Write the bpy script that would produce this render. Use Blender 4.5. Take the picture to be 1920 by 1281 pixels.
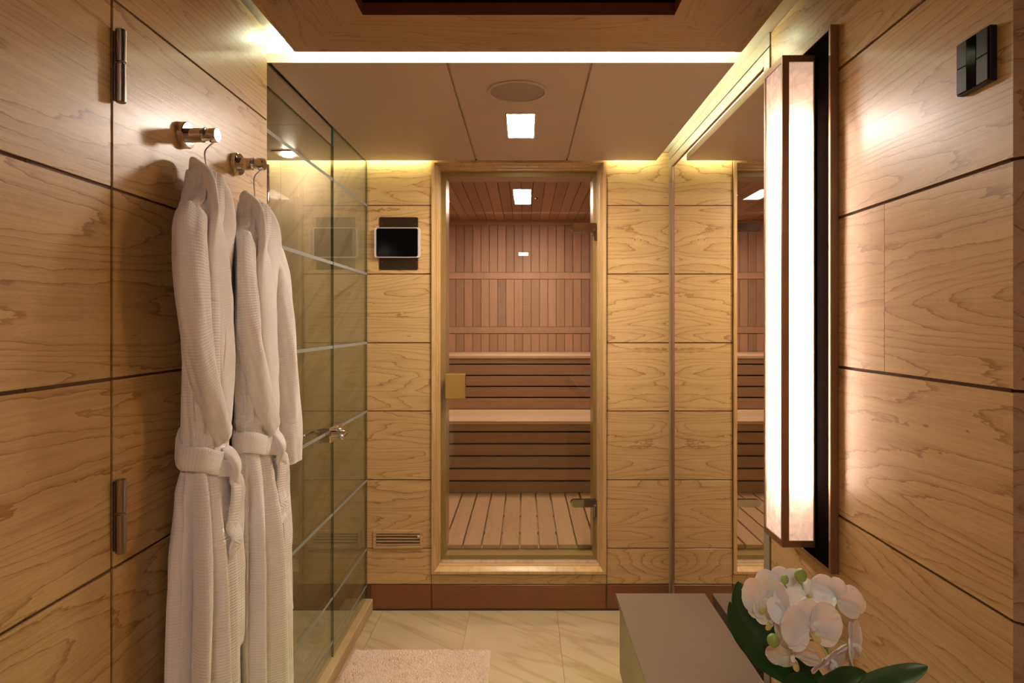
import bpy, bmesh, math, random
from mathutils import Vector, Matrix, Quaternion
random.seed(7)
PI = math.pi
C = bpy.context.scene.collection
for o in list(bpy.data.objects): bpy.data.objects.remove(o)

# ------------------------------------------------------------------ scale
# 1 unit (u) = one photo pixel measured on the far wall; VP = vanishing point
S = 0.0025; D = 3.0; FPX = D / S; VX, VY = 984.0, 607.0
ZC = 538 * S                       # eye height
def P(px, py, d): return Vector(((px - VX) * S * d, D * d, ZC - (py - VY) * S * d))
def X(u): return u * S
def Z(u): return ZC + u * S
def Y(d): return D * d

# ------------------------------------------------------------------ camera
cam_data = bpy.data.cameras.new('camera'); cam = bpy.data.objects.new('camera', cam_data); C.objects.link(cam)
cam.location = (0, 0, ZC); cam.rotation_euler = (PI / 2, 0, 0)
cam_data.sensor_width = 36; cam_data.lens = FPX / 1920 * 36
cam_data.shift_x = -(VX - 960) / 1920; cam_data.shift_y = -(640.5 - VY) / 1920
cam_data.clip_start = 0.02
bpy.context.scene.camera = cam
# ------------------------------------------------------------------ world, exposure
w = bpy.data.worlds.new('world'); bpy.context.scene.world = w; w.use_nodes = True
w.node_tree.nodes['Background'].inputs[0].default_value = (0.9, 0.75, 0.6, 1)
w.node_tree.nodes['Background'].inputs[1].default_value = 0.02
vs = bpy.context.scene.view_settings
vs.view_transform = 'Standard'; vs.look = 'None'; vs.gamma = 1; vs.use_curve_mapping = False
vs.exposure = 1.08
E_MAIN, E_COVE_F, E_COVE_B, E_COVE_R, E_SAUNA, E_SHOWER, E_SCONCE, E_TUBE, E_REAR, E_BENCH = 108, 26, 56, 38, 100, 130, 0.75, 30, 74, 25.0
COL_MAIN = (1.0, 0.85, 0.72); COL_COVE = (0.93, 1.0, 0.68); COL_SCONCE = (1.0, 0.78, 0.62); COL_FRONT = (0.93, 1.0, 0.72)

# ------------------------------------------------------------------ materials
def new_mat(name):
    m = bpy.data.materials.new(name); m.use_nodes = True
    nt = m.node_tree; return m, nt, nt.nodes['Principled BSDF']
def N(nt, t, **k):
    n = nt.nodes.new(t)
    for a, b in k.items(): setattr(n, a, b)
    return n
def math_n(nt, op, a, b=None, c=None):
    n = N(nt, 'ShaderNodeMath', operation=op)
    for i, v in enumerate((a, b, c)):
        if v is None: continue
        if isinstance(v, (int, float)): n.inputs[i].default_value = v
        else: nt.links.new(v, n.inputs[i])
    return n.outputs[0]
def plain(name, col, rough=0.5, metal=0.0, spec=0.5, coat=0.0, noise=0.0, nscale=8, bump=0.0, bscale=200, sss=0.0):
    m, nt, p = new_mat(name)
    p.inputs['Base Color'].default_value = (*col, 1); p.inputs['Roughness'].default_value = rough
    p.inputs['Metallic'].default_value = metal; p.inputs['Specular IOR Level'].default_value = spec
    p.inputs['Coat Weight'].default_value = coat
    if sss: p.inputs['Subsurface Weight'].default_value = sss; p.inputs['Subsurface Scale'].default_value = 0.01
    tc = N(nt, 'ShaderNodeTexCoord')
    if noise:
        n = N(nt, 'ShaderNodeTexNoise'); n.inputs['Scale'].default_value = nscale; n.inputs['Detail'].default_value = 4
        nt.links.new(tc.outputs['Object'], n.inputs['Vector'])
        mx = N(nt, 'ShaderNodeMix', data_type='RGBA')
        mx.inputs[6].default_value = (*[c * (1 - noise) for c in col], 1); mx.inputs[7].default_value = (*[min(1, c * (1 + noise)) for c in col], 1)
        nt.links.new(n.outputs[0], mx.inputs[0]); nt.links.new(mx.outputs[2], p.inputs['Base Color'])
    if bump:
        n = N(nt, 'ShaderNodeTexNoise'); n.inputs['Scale'].default_value = bscale; n.inputs['Detail'].default_value = 3
        nt.links.new(tc.outputs['Object'], n.inputs['Vector'])
        b = N(nt, 'ShaderNodeBump'); b.inputs['Strength'].default_value = bump; b.inputs['Distance'].default_value = 0.002
        nt.links.new(n.outputs[0], b.inputs['Height']); nt.links.new(b.outputs[0], p.inputs['Normal'])
    return m
def wood(name, light, dark, long='Y', rough=0.32, coat=0.25, fig=1.0, rings=27.0, tone=0.05, stretch=0.50, cross=5.6, bump=0.25):
    """long: axis along which the grain runs.  Figure = contour lines of a stretched noise (flat-sawn cathedrals)."""
    m, nt, p = new_mat(name); L = nt.links
    tc = N(nt, 'ShaderNodeTexCoord'); geo = N(nt, 'ShaderNodeNewGeometry')
    sep = N(nt, 'ShaderNodeSeparateXYZ'); L.new(tc.outputs['Object'], sep.inputs[0])
    ax = {'X': 0, 'Y': 1, 'Z': 2}[long]; oth = [i for i in range(3) if i != ax]
    a = sep.outputs[ax]; b = sep.outputs[oth[0]]; c = sep.outputs[oth[1]]
    r = geo.outputs['Random Per Island']
    off = math_n(nt, 'MULTIPLY', r, 37.0)
    def vec(sa, sb):
        cv = N(nt, 'ShaderNodeCombineXYZ')
        L.new(math_n(nt, 'ADD', math_n(nt, 'MULTIPLY', a, sa), off), cv.inputs[0])
        L.new(math_n(nt, 'MULTIPLY', b, sb), cv.inputs[1]); L.new(math_n(nt, 'ADD', math_n(nt, 'MULTIPLY', c, sb), off), cv.inputs[2])
        return cv.outputs[0]
    n1 = N(nt, 'ShaderNodeTexNoise'); n1.inputs['Scale'].default_value = 1; n1.inputs['Detail'].default_value = 2.2
    n1.inputs['Roughness'].default_value = 0.36; n1.inputs['Distortion'].default_value = 0.1
    L.new(vec(stretch, cross), n1.inputs['Vector'])
    n4 = N(nt, 'ShaderNodeTexNoise'); n4.inputs['Scale'].default_value = 1; n4.inputs['Detail'].default_value = 3; n4.inputs['Roughness'].default_value = 0.6
    L.new(vec(14, 70), n4.inputs['Vector'])
    fig_h = math_n(nt, 'ADD', n1.outputs[0], math_n(nt, 'MULTIPLY', math_n(nt, 'SUBTRACT', n4.outputs[0], 0.5), 0.030))
    fr = math_n(nt, 'FRACT', math_n(nt, 'MULTIPLY', fig_h, rings))
    rp = N(nt, 'ShaderNodeValToRGB'); e = rp.color_ramp.elements
    e[0].position = 0.0; e[0].color = (0.15, 0.15, 0.15, 1); e[1].position = 1.0; e[1].color = (0.95, 0.95, 0.95, 1)
    for pos, v in ((0.05, 0.04), (0.60, 0.06), (0.88, 0.40), (0.95, 1.0)):
        k = e.new(pos); k.color = (v, v, v, 1)
    L.new(fr, rp.inputs[0])
    n2 = N(nt, 'ShaderNodeTexNoise'); n2.inputs['Scale'].default_value = 1; n2.inputs['Detail'].default_value = 3
    L.new(vec(5, 260), n2.inputs['Vector'])
    n3 = N(nt, 'ShaderNodeTexNoise'); n3.inputs['Scale'].default_value = 1; n3.inputs['Detail'].default_value = 2
    L.new(vec(1.2, 28), n3.inputs['Vector'])
    fr2 = math_n(nt, 'FRACT', math_n(nt, 'MULTIPLY', fig_h, rings * 5.0))
    f = math_n(nt, 'MULTIPLY', rp.outputs[0], 0.70 * fig)
    f = math_n(nt, 'ADD', f, math_n(nt, 'MULTIPLY', math_n(nt, 'SUBTRACT', fr2, 0.5), 0.16))
    f = math_n(nt, 'ADD', f, math_n(nt, 'MULTIPLY', math_n(nt, 'SUBTRACT', n2.outputs[0], 0.5), 0.8))
    f = math_n(nt, 'ADD', f, math_n(nt, 'MULTIPLY', math_n(nt, 'SUBTRACT', n3.outputs[0], 0.5), 0.55))
    mx = N(nt, 'ShaderNodeMix', data_type='RGBA', clamp_factor=True)
    mx.inputs[6].default_value = (*light, 1); mx.inputs[7].default_value = (*dark, 1)
    f = math_n(nt, 'ADD', f, 0.12); L.new(f, mx.inputs[0])
    hv = N(nt, 'ShaderNodeHueSaturation')
    L.new(math_n(nt, 'ADD', 1 - tone, math_n(nt, 'MULTIPLY', r, 2 * tone)), hv.inputs['Value']); L.new(mx.outputs[2], hv.inputs['Color'])
    L.new(hv.outputs[0], p.inputs['Base Color'])
    p.inputs['Roughness'].default_value = rough; p.inputs['Coat Weight'].default_value = coat; p.inputs['Coat Roughness'].default_value = 0.22
    bp = N(nt, 'ShaderNodeBump'); bp.inputs['Strength'].default_value = bump; bp.inputs['Distance'].default_value = 0.0006
    L.new(math_n(nt, 'ADD', n2.outputs[0], math_n(nt, 'MULTIPLY', rp.outputs[0], -0.6)), bp.inputs['Height']); L.new(bp.outputs[0], p.inputs['Normal'])
    return m
def emis(name, col, st):
    m = bpy.data.materials.new(name); m.use_nodes = True; nt = m.node_tree
    nt.nodes.remove(nt.nodes['Principled BSDF']); e = N(nt, 'ShaderNodeEmission')
    e.inputs[0].default_value = (*col, 1); e.inputs[1].default_value = st
    nt.links.new(e.outputs[0], nt.nodes['Material Output'].inputs[0]); return m
def clear_glass(name, tint, ior=1.5, body=0.0, bodycol=(1, 1, 1)):
    m = bpy.data.materials.new(name); m.use_nodes = True; nt = m.node_tree
    nt.nodes.remove(nt.nodes['Principled BSDF'])
    t = N(nt, 'ShaderNodeBsdfTransparent'); t.inputs[0].default_value = (*tint, 1)
    g = N(nt, 'ShaderNodeBsdfGlossy'); g.inputs['Roughness'].default_value = 0.0
    geo = N(nt, 'ShaderNodeNewGeometry'); dt = N(nt, 'ShaderNodeVectorMath', operation='DOT_PRODUCT')
    nt.links.new(geo.outputs['Incoming'], dt.inputs[0]); nt.links.new(geo.outputs['Normal'], dt.inputs[1])
    fr = math_n(nt, 'POWER', math_n(nt, 'SUBTRACT', 1.0, math_n(nt, 'ABSOLUTE', dt.outputs['Value'])), 5.0)   # Schlick, same on both faces
    fr = math_n(nt, 'ADD', 0.042, math_n(nt, 'MULTIPLY', fr, 0.958))
    mx = N(nt, 'ShaderNodeMixShader'); nt.links.new(fr, mx.inputs[0])
    nt.links.new(t.outputs[0], mx.inputs[1]); nt.links.new(g.outputs[0], mx.inputs[2])
    nt.links.new(mx.outputs[0], nt.nodes['Material Output'].inputs[0]); return m
def stone(name, base, vein, ang, axes, rg=0.32):
    m, nt, p = new_mat(name); L = nt.links
    tc = N(nt, 'ShaderNodeTexCoord'); sep = N(nt, 'ShaderNodeSeparateXYZ'); L.new(tc.outputs['Object'], sep.inputs[0])
    a = sep.outputs[axes[0]]; b = sep.outputs[axes[1]]; ca, sa = math.cos(ang), math.sin(ang)
    geo = N(nt, 'ShaderNodeNewGeometry'); off = math_n(nt, 'MULTIPLY', geo.outputs['Random Per Island'], 5)
    along = math_n(nt, 'ADD', math_n(nt, 'MULTIPLY', a, ca), math_n(nt, 'MULTIPLY', b, sa))
    acr = math_n(nt, 'ADD', math_n(nt, 'MULTIPLY', a, -sa), math_n(nt, 'MULTIPLY', b, ca))
    def nz(s1, s2, det, dist=0.3):
        cv = N(nt, 'ShaderNodeCombineXYZ'); L.new(math_n(nt, 'ADD', math_n(nt, 'MULTIPLY', along, s1), off), cv.inputs[0]); L.new(math_n(nt, 'MULTIPLY', acr, s2), cv.inputs[1])
        n = N(nt, 'ShaderNodeTexNoise'); n.inputs['Scale'].default_value = 1; n.inputs['Detail'].default_value = det; n.inputs['Distortion'].default_value = dist
        L.new(cv.outputs[0], n.inputs['Vector']); return n.outputs[0]
    v = nz(1.0, 7, 4); th = math_n(nt, 'ABSOLUTE', math_n(nt, 'SUBTRACT', v, 0.5))
    th = math_n(nt, 'SUBTRACT', 1.0, math_n(nt, 'MULTIPLY', th, 22)); th = math_n(nt, 'MAXIMUM', th, 0.0)
    cl = nz(2, 9, 5); cl = math_n(nt, 'SUBTRACT', cl, 0.35)
    f = math_n(nt, 'ADD', math_n(nt, 'MULTIPLY', th, 0.55), math_n(nt, 'MULTIPLY', cl, 0.9))
    mx = N(nt, 'ShaderNodeMix', data_type='RGBA', clamp_factor=True); mx.inputs[6].default_value = (*base, 1); mx.inputs[7].default_value = (*vein, 1)
    L.new(f, mx.inputs[0]); L.new(mx.outputs[2], p.inputs['Base Color'])
    p.inputs['Roughness'].default_value = rg; return m

M = {}
OAK_L, OAK_D = (0.575, 0.375, 0.160), (0.31, 0.155, 0.045)
M['oak_y'] = wood('honey_veneer_y', OAK_L, OAK_D, 'Y', rough=0.36, coat=0.12)
M['oak_x'] = wood('honey_veneer_x', OAK_L, OAK_D, 'X', rings=22, stretch=1.0, cross=6.0)
M['oak_z'] = wood('honey_veneer_z', OAK_L, OAK_D, 'Z', fig=0.35, rings=8)
M['oak_side'] = wood('pale_veneer', (0.42, 0.27, 0.18), (0.22, 0.115, 0.065), 'Y', rings=14)
M['gap'] = plain('joint_brown', (0.15, 0.065, 0.028), 0.7)
M['plinth'] = wood('plinth_veneer', (0.20, 0.068, 0.022), (0.12, 0.036, 0.011), 'X', fig=0.4)
M['coffer_x'] = wood('coffer_veneer_x', (0.36, 0.205, 0.083), (0.22, 0.10, 0.036), 'X', rough=0.45, coat=0.1)
M['coffer_y'] = wood('coffer_veneer_y', (0.36, 0.205, 0.083), (0.22, 0.10, 0.036), 'Y', rough=0.45, coat=0.1)
M['coffer_in'] = plain('coffer_inner_shaded', (0.16, 0.045, 0.018), 0.5)  # shade of the unlit inner face put into its dark colour
M['cedar_z'] = wood('cedar_z', (0.41, 0.26, 0.185), (0.28, 0.13, 0.08), 'Z', fig=0.25, tone=0.20, rough=0.55, coat=0, rings=6)
M['cedar_x'] = wood('cedar_x', (0.33, 0.205, 0.12), (0.22, 0.105, 0.052), 'X', fig=0.25, tone=0.14, rough=0.55, coat=0, rings=6)
M['cedar_y'] = wood('cedar_y', (0.41, 0.26, 0.185), (0.30, 0.14, 0.09), 'Y', fig=0.25, tone=0.16, rough=0.55, coat=0, rings=6)
M['cedar_pale'] = wood('bench_timber', (0.58, 0.42, 0.28), (0.40, 0.25, 0.15), 'X', fig=0.3, tone=0.08, rough=0.5, coat=0, rings=6)
M['duck'] = wood('duckboard_timber', (0.50, 0.345, 0.21), (0.36, 0.21, 0.11), 'Y', fig=0.3, tone=0.08, rough=0.5, coat=0, rings=6)
M['paint'] = plain('ceiling_paint', (0.50, 0.365, 0.265), 0.45, noise=0.02)
M['cove_paint'] = plain('cove_paint', (0.72, 0.68, 0.55), 0.5)
M['black'] = plain('black_gloss', (0.012, 0.010, 0.010), 0.15)
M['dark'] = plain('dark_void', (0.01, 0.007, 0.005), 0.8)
M['chrome'] = plain('chrome', (0.66, 0.62, 0.60), 0.07, 1.0)
M['brushed'] = plain('brushed_steel', (0.42, 0.36, 0.33), 0.3, 1.0)
M['bronze'] = plain('bronze', (0.36, 0.23, 0.155), 0.38, 0.9)
M['bronze_dark'] = plain('dark_bronze_mirror', (0.008, 0.006, 0.006), 0.3, spec=0.0)
M['bronze_plate'] = plain('bronze_plate', (0.10, 0.066, 0.038), 0.35, 1.0)
M['taupe'] = plain('taupe_lacquer', (0.165, 0.115, 0.075), 0.38, coat=0.1)
M['band'] = plain('champagne_lacquer', (0.29, 0.24, 0.165), 0.32, coat=0.15)
M['mirror'] = plain('mirror_silver', (0.93, 0.91, 0.88), 0.0, 1.0)
M['floor'] = stone('floor_marble', (0.50, 0.385, 0.235), (0.34, 0.235, 0.10), -0.62, (0, 1))
M['stone'] = stone('shower_stone', (0.46, 0.34, 0.21), (0.32, 0.21, 0.11), 1.05, (0, 2), 0.55)
M['stone_y'] = stone('shower_stone_side', (0.50, 0.37, 0.23), (0.33, 0.22, 0.12), 0.9, (1, 2), 0.55)
M['kerb'] = stone('kerb_stone', (0.52, 0.38, 0.20), (0.36, 0.24, 0.10), 0.1, (1, 2))
M['glass'] = clear_glass('clear_glass', (0.93, 0.965, 0.93))
M['glass_t'] = clear_glass('bronze_tint_glass', (0.93, 0.89, 0.80))
M['edge'] = plain('glass_edge', (0.07, 0.085, 0.04), 0.15)
M['frost'] = plain('frosted_stripe', (0.24, 0.235, 0.21), 0.6)
M['white_pl'] = plain('white_plastic', (0.62, 0.55, 0.52), 0.35)
M['screen'] = plain('black_screen', (0.002, 0.002, 0.002), 0.10, spec=0.04)
M['switch'] = plain('anthracite_plastic', (0.014, 0.011, 0.012), 0.35, spec=0.2)
M['grille'] = plain('speaker_cloth', (0.36, 0.25, 0.19), 0.9, bump=0.4, bscale=900)
M['jamb'] = wood('jamb_reflection_tint', (0.36, 0.27, 0.11), (0.26, 0.18, 0.06), 'Z', fig=0.3)  # olive of the glass tint and yellow reflection put into the wood colour
M['teal'] = plain('glass_edge_teal', (0.05, 0.38, 0.36), 0.15)
M['handle_wood'] = wood('handle_timber', (0.29, 0.175, 0.04), (0.30, 0.16, 0.035), 'Z', fig=0.3)
M['lens'] = emis('lamp_lens', COL_MAIN, E_MAIN)
M['lens_rear'] = emis('rear_lamp_lens', COL_MAIN, E_REAR)
M['lens_sauna'] = emis('sauna_lamp_lens', (1.0, 0.80, 0.70), E_SAUNA)
M['lens_shower'] = emis('shower_lamp_lens', (1.0, 0.84, 0.70), E_SHOWER)
M['led_f'] = emis('cove_led_front', COL_FRONT, E_COVE_F)
M['led_b'] = emis('cove_led_back', COL_COVE, E_COVE_B)
M['led_s'] = emis('cove_led_shower', (0.95, 1.0, 0.62), 40)
M['led_r'] = emis('cove_led_right', COL_FRONT, E_COVE_R)
M['led_bench'] = emis('bench_led', (0.75, 1.0, 0.06), E_BENCH)
M['tube'] = emis('lamp_tube', (1.0, 0.80, 0.66), E_TUBE)
def parchment():
    m = bpy.data.materials.new('parchment_glass'); m.use_nodes = True; nt = m.node_tree; L = nt.links
    nt.nodes.remove(nt.nodes['Principled BSDF'])
    tc = N(nt, 'ShaderNodeTexCoord'); n = N(nt, 'ShaderNodeTexNoise'); n.inputs['Scale'].default_value = 38; n.inputs['Detail'].default_value = 7; n.inputs['Distortion'].default_value = 1.2
    L.new(tc.outputs['Object'], n.inputs['Vector'])
    rp = N(nt, 'ShaderNodeValToRGB'); rp.color_ramp.elements[0].position = 0.32; rp.color_ramp.elements[0].color = (0.66, 0.52, 0.44, 1)
    rp.color_ramp.elements[1].position = 0.62; rp.color_ramp.elements[1].color = (0.88, 0.78, 0.70, 1); L.new(n.outputs[0], rp.inputs[0])
    tr = N(nt, 'ShaderNodeBsdfTranslucent'); L.new(rp.outputs[0], tr.inputs[0])
    df = N(nt, 'ShaderNodeBsdfDiffuse'); L.new(rp.outputs[0], df.inputs[0])
    mx = N(nt, 'ShaderNodeMixShader'); mx.inputs[0].default_value = 0.35; L.new(tr.outputs[0], mx.inputs[1]); L.new(df.outputs[0], mx.inputs[2])
    em = N(nt, 'ShaderNodeEmission'); em.inputs[0].default_value = (*COL_SCONCE, 1); em.inputs[1].default_value = E_SCONCE * 0.16
    ad = N(nt, 'ShaderNodeAddShader'); L.new(mx.outputs[0], ad.inputs[0]); L.new(em.outputs[0], ad.inputs[1])
    L.new(ad.outputs[0], nt.nodes['Material Output'].inputs[0]); return m
M['parchment'] = parchment()
def robe_mat(name, ribs=0.55):
    m, nt, p = new_mat(name); L = nt.links
    p.inputs['Base Color'].default_value = (0.87, 0.805, 0.79, 1); p.inputs['Roughness'].default_value = 0.9
    p.inputs['Sheen Weight'].default_value = 0.3; p.inputs['Specular IOR Level'].default_value = 0.15
    p.inputs['Subsurface Weight'].default_value = 0.0
    uv = N(nt, 'ShaderNodeUVMap'); uv.uv_map = 'UVMap'; sep = N(nt, 'ShaderNodeSeparateXYZ'); L.new(uv.outputs[0], sep.inputs[0])
    k = 2 * PI / 0.0056
    su = math_n(nt, 'ABSOLUTE', math_n(nt, 'SINE', math_n(nt, 'MULTIPLY', sep.outputs[0], k / 2)))
    sv = math_n(nt, 'ABSOLUTE', math_n(nt, 'SINE', math_n(nt, 'MULTIPLY', sep.outputs[1], k / 2)))
    h = math_n(nt, 'ADD', math_n(nt, 'MULTIPLY', su, 0.45), sv)
    n = N(nt, 'ShaderNodeTexNoise'); n.inputs['Scale'].default_value = 14; n.inputs['Detail'].default_value = 4
    tc = N(nt, 'ShaderNodeTexCoord'); L.new(tc.outputs['Object'], n.inputs['Vector'])
    h = math_n(nt, 'ADD', h, math_n(nt, 'MULTIPLY', n.outputs[0], 2.0))
    b = N(nt, 'ShaderNodeBump'); b.inputs['Strength'].default_value = ribs; b.inputs['Distance'].default_value = 0.0016
    L.new(h, b.inputs['Height']); L.new(b.outputs[0], p.inputs['Normal']); return m
M['robe'] = robe_mat('waffle_cotton', 0.42); M['robe_flat'] = robe_mat('soft_cotton', 0.18)
M['petal'] = plain('orchid_petal', (0.86, 0.80, 0.79), 0.5, sss=0.25, noise=0.04, nscale=60)
M['lip'] = plain('orchid_lip', (0.62, 0.56, 0.20), 0.5, noise=0.2, nscale=200)
M['leaf'] = plain('orchid_leaf', (0.018, 0.062, 0.012), 0.3, noise=0.25, nscale=20)
M['leaf_l'] = plain('orchid_leaf_light', (0.040, 0.095, 0.018), 0.35, noise=0.25, nscale=20)
M['bud'] = plain('orchid_bud', (0.30, 0.42, 0.10), 0.4, noise=0.15, nscale=90)
M['pot'] = plain('ceramic_pot', (0.5, 0.45, 0.4), 0.25)
M['mat'] = plain('mat_pile', (0.66, 0.51, 0.40), 0.95, noise=0.14, nscale=30, spec=0.1, bump=0.5, bscale=700)

# ------------------------------------------------------------------ mesh helpers
def obj(name, bm, mat, parent=None, smooth=False):
    me = bpy.data.meshes.new(name); bmesh.ops.recalc_face_normals(bm, faces=bm.faces); bm.to_mesh(me); bm.free()
    if isinstance(mat, (list, tuple)):
        for k in mat: me.materials.append(M[k])
    else: me.materials.append(M[mat])
    if smooth:
        for f in me.polygons: f.use_smooth = True
        me.set_sharp_from_angle(angle=math.radians(42))
    o = bpy.data.objects.new(name, me); C.objects.link(o)
    if parent:
        o.parent = parent; o.matrix_parent_inverse = Matrix.Identity(4)
    return o
def thing(name, label, cat, loc=(0, 0, 0), group=None):
    o = bpy.data.objects.new(name, None); o.empty_display_size = 0.05; C.objects.link(o); o.location = loc
    o['label'] = label; o['category'] = cat
    if group: o['group'] = group
    return o
def tag(o, label, cat, group=None):
    o['label'] = label; o['category'] = cat
    if group: o['group'] = group
    return o
def struct(o, label=None, cat=None):
    o['kind'] = 'structure'
    if label: o['label'] = label
    if cat: o['category'] = cat
    return o
def bx(bm, x0, x1, y0, y1, z0, z1, bev=0.0, seg=1, mi=0, org=(0, 0, 0)):
    x0, x1 = sorted((x0, x1)); y0, y1 = sorted((y0, y1)); z0, z1 = sorted((z0, z1))
    ox, oy, oz = org
    vs_ = [bm.verts.new((x - ox, y - oy, z - oz)) for x in (x0, x1) for y in (y0, y1) for z in (z0, z1)]
    fs = [bm.faces.new([vs_[i] for i in q]) for q in ((0, 1, 3, 2), (4, 6, 7, 5), (0, 4, 5, 1), (2, 3, 7, 6), (0, 2, 6, 4), (1, 5, 7, 3))]
    for f in fs: f.material_index = mi
    if bev:
        es = list({e for f in fs for e in f.edges})
        r = bmesh.ops.bevel(bm, geom=es, offset=bev, segments=seg, profile=0.5, affect='EDGES', clamp_overlap=True)
        for f in r['faces']: f.material_index = mi
def tube(bm, pts, rad, n=16, cap=True, flat=None, up=Vector((0, 0, 1))):
    """sweep a circle (or ellipse: rad=(ra, rb)) along pts; returns nothing"""
    pts = [Vector(p) for p in pts]; rings = []
    prev = None
    for i, p in enumerate(pts):
        t = (pts[min(i + 1, len(pts) - 1)] - pts[max(i - 1, 0)]).normalized()
        if prev is None:
            a = up.cross(t)
            if a.length < 1e-3: a = Vector((1, 0, 0)).cross(t)
        else: a = prev - t * prev.dot(t)
        a.normalize(); prev = a; b = t.cross(a)
        r = rad[i] if isinstance(rad, list) else rad
        ra, rb = r if isinstance(r, tuple) else (r, r)
        rings.append([bm.verts.new(p + a * math.cos(2 * PI * k / n) * ra + b * math.sin(2 * PI * k / n) * rb) for k in range(n)])
    for i in range(len(rings) - 1):
        for k in range(n): bm.faces.new((rings[i][k], rings[i][(k + 1) % n], rings[i + 1][(k + 1) % n], rings[i + 1][k]))
    if cap: bm.faces.new(rings[0][::-1]); bm.faces.new(rings[-1])
def cyl(bm, p0, p1, r, n=24, bev=0.0):
    p0 = Vector(p0); p1 = Vector(p1); t = (p1 - p0).normalized()
    if bev: tube(bm, [p0, p0 + t * 1e-5, p0 + t * bev, p1 - t * bev, p1 - t * 1e-5, p1], [r - bev, r - bev * .95, r, r, r - bev * .95, r - bev], n)
    else: tube(bm, [p0, p1], r, n)
def ball(bm, c, r, seg=16, sc=(1, 1, 1)):
    ret = bmesh.ops.create_uvsphere(bm, u_segments=seg, v_segments=seg // 2 + 2, radius=r)
    bmesh.ops.scale(bm, vec=sc, verts=ret['verts']); bmesh.ops.translate(bm, vec=c, verts=ret['verts'])
def smooth_pts(pts, sub=8):
    pts = [Vector(p) for p in pts]; out = []
    for i in range(len(pts) - 1):
        p0 = pts[max(i - 1, 0)]; p1 = pts[i]; p2 = pts[i + 1]; p3 = pts[min(i + 2, len(pts) - 1)]
        for k in range(sub):
            t = k / sub
            out.append(0.5 * ((2 * p1) + (p2 - p0) * t + (2 * p0 - 5 * p1 + 4 * p2 - p3) * t * t + (3 * p1 - p0 - 3 * p2 + p3) * t ** 3))
    out.append(pts[-1]); return out
def interp(tab, x):
    if x <= tab[0][0]: return tab[0][1]
    for (a, va), (b, vb) in zip(tab, tab[1:]):
        if x <= b:
            t = (x - a) / (b - a); t = t * t * (3 - 2 * t); return va + (vb - va) * t
    return tab[-1][1]

# ================================================================== STRUCTURE
JH = [220, 91.5, -37.5, -166, -294.5, -423]              # heights of the horizontal joints (u)
JB = [221.5, 93, -36, -164, -293, -421.5, -489]
G = 0.0032
DL0, DL1 = -0.45, 0.5765                                   # side walls run from behind the camera to here
XL, XR = -279, 271.5
def rows(js, top, bot):
    h = [top] + js + [bot]; return [(h[i + 1], h[i]) for i in range(len(h) - 1)]

# floor tiles
bm = bmesh.new(); bx(bm, X(-760), X(420), -1.5, Y(1.0), -0.06, -0.004, mi=1)
xs = [-266, -103, 60, 223]
cols = [(-429, -266), (-266, -103), (-103, 60), (60, 223), (223, 420)]
ys = [Y(1.0) - 0.8 * k for k in range(0, 7)]
for a, b in cols:
    for k in range(len(ys) - 1): bx(bm, X(max(a, -292)) + .0008, X(b) - .0008, ys[k + 1] + .0008, ys[k] - .0008, -0.02, 0.0)
struct(obj('floor', bm, ['floor', 'gap']))
# shower floor
bm = bmesh.new(); bx(bm, X(-740), X(-333), Y(.56), Y(1.0), -0.02, 0.0)
struct(obj('floor_shower', bm, 'floor'))

# left wall: fixed panels (beyond the hinge joint) and the hinged door panel (nearer)
bm = bmesh.new()
for a, b in rows(JH, 318, -538): bx(bm, X(XL) - .018, X(XL), Y(.3605) + G, Y(DL1), Z(a) + G * .8, Z(b) - G * .8)
bx(bm, X(XL) - .06, X(XL) - .004, Y(.30), Y(DL1) - .003, 0, Z(318) - .002, mi=1)
struct(obj('wall_left', bm, ['oak_y', 'gap']))
bm = bmesh.new()
for a, b in rows(JH, 318, -538): bx(bm, X(XL) - .018, X(XL) - .0005, -1.4, Y(.3605) - G, Z(a) + G, Z(b) - G)
bx(bm, X(XL) - .06, X(XL) - .006, -1.4, Y(.3605) - .004, 0.001, Z(318) - .002, mi=1)
door1 = struct(obj('door_1', bm, ['oak_y', 'gap']), 'honey wood flush panel door on the left with two steel barrel hinges', 'door')
for z0, z1 in ((150, 200), (-156, -105.5)):
    cx, cy = X(-274.5), Y(.3625)
    bm = bmesh.new(); zm = Z((z0 + z1) / 2 + 2)
    cyl(bm, (cx, cy, Z(z0)), (cx, cy, zm - .001), .0082, 24, .0015); cyl(bm, (cx, cy, zm + .001), (cx, cy, Z(z1)), .0082, 24, .0015)
    cyl(bm, (cx, cy, Z(z0) + .002), (cx, cy, Z(z1) - .002), .006, 12)
    bx(bm, cx - .012, cx - .003, cy - .004, cy + .004, Z(z0) + .004, Z(z1) - .004)
    obj('hinge', bm, 'brushed', door1, True)
# end trim of left wall (polished strip by the shower)
bm = bmesh.new(); bx(bm, X(XL) - .045, X(XL) - .001, Y(DL1) + .0005, Y(DL1) + .004, 0, Z(318)); struct(obj('trim_1', bm, 'brushed'))

# right wall
bm = bmesh.new(); RR = rows(JH, 322, -538); DR0, DR1 = .2965, .588
for i, (a, b) in enumerate(RR):
    if i == 2:
        bx(bm, X(XR), X(XR) + .018, Y(.4027) + .0008, Y(DR1), Z(a) + G, Z(b) - G)
        bx(bm, X(XR), X(XR) + .018, Y(DR0), Y(.4027) - .0008, Z(a) + G, Z(b) - G)
    else: bx(bm, X(XR), X(XR) + .018, Y(DR0), Y(DR1), Z(a) + G, Z(b) - G)
bx(bm, X(XR) + .005, X(XR) + .06, Y(DR0) + .01, Y(1.0), 0, Z(322), mi=1)
struct(obj('wall_right', bm, ['oak_y', 'gap']))
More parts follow.
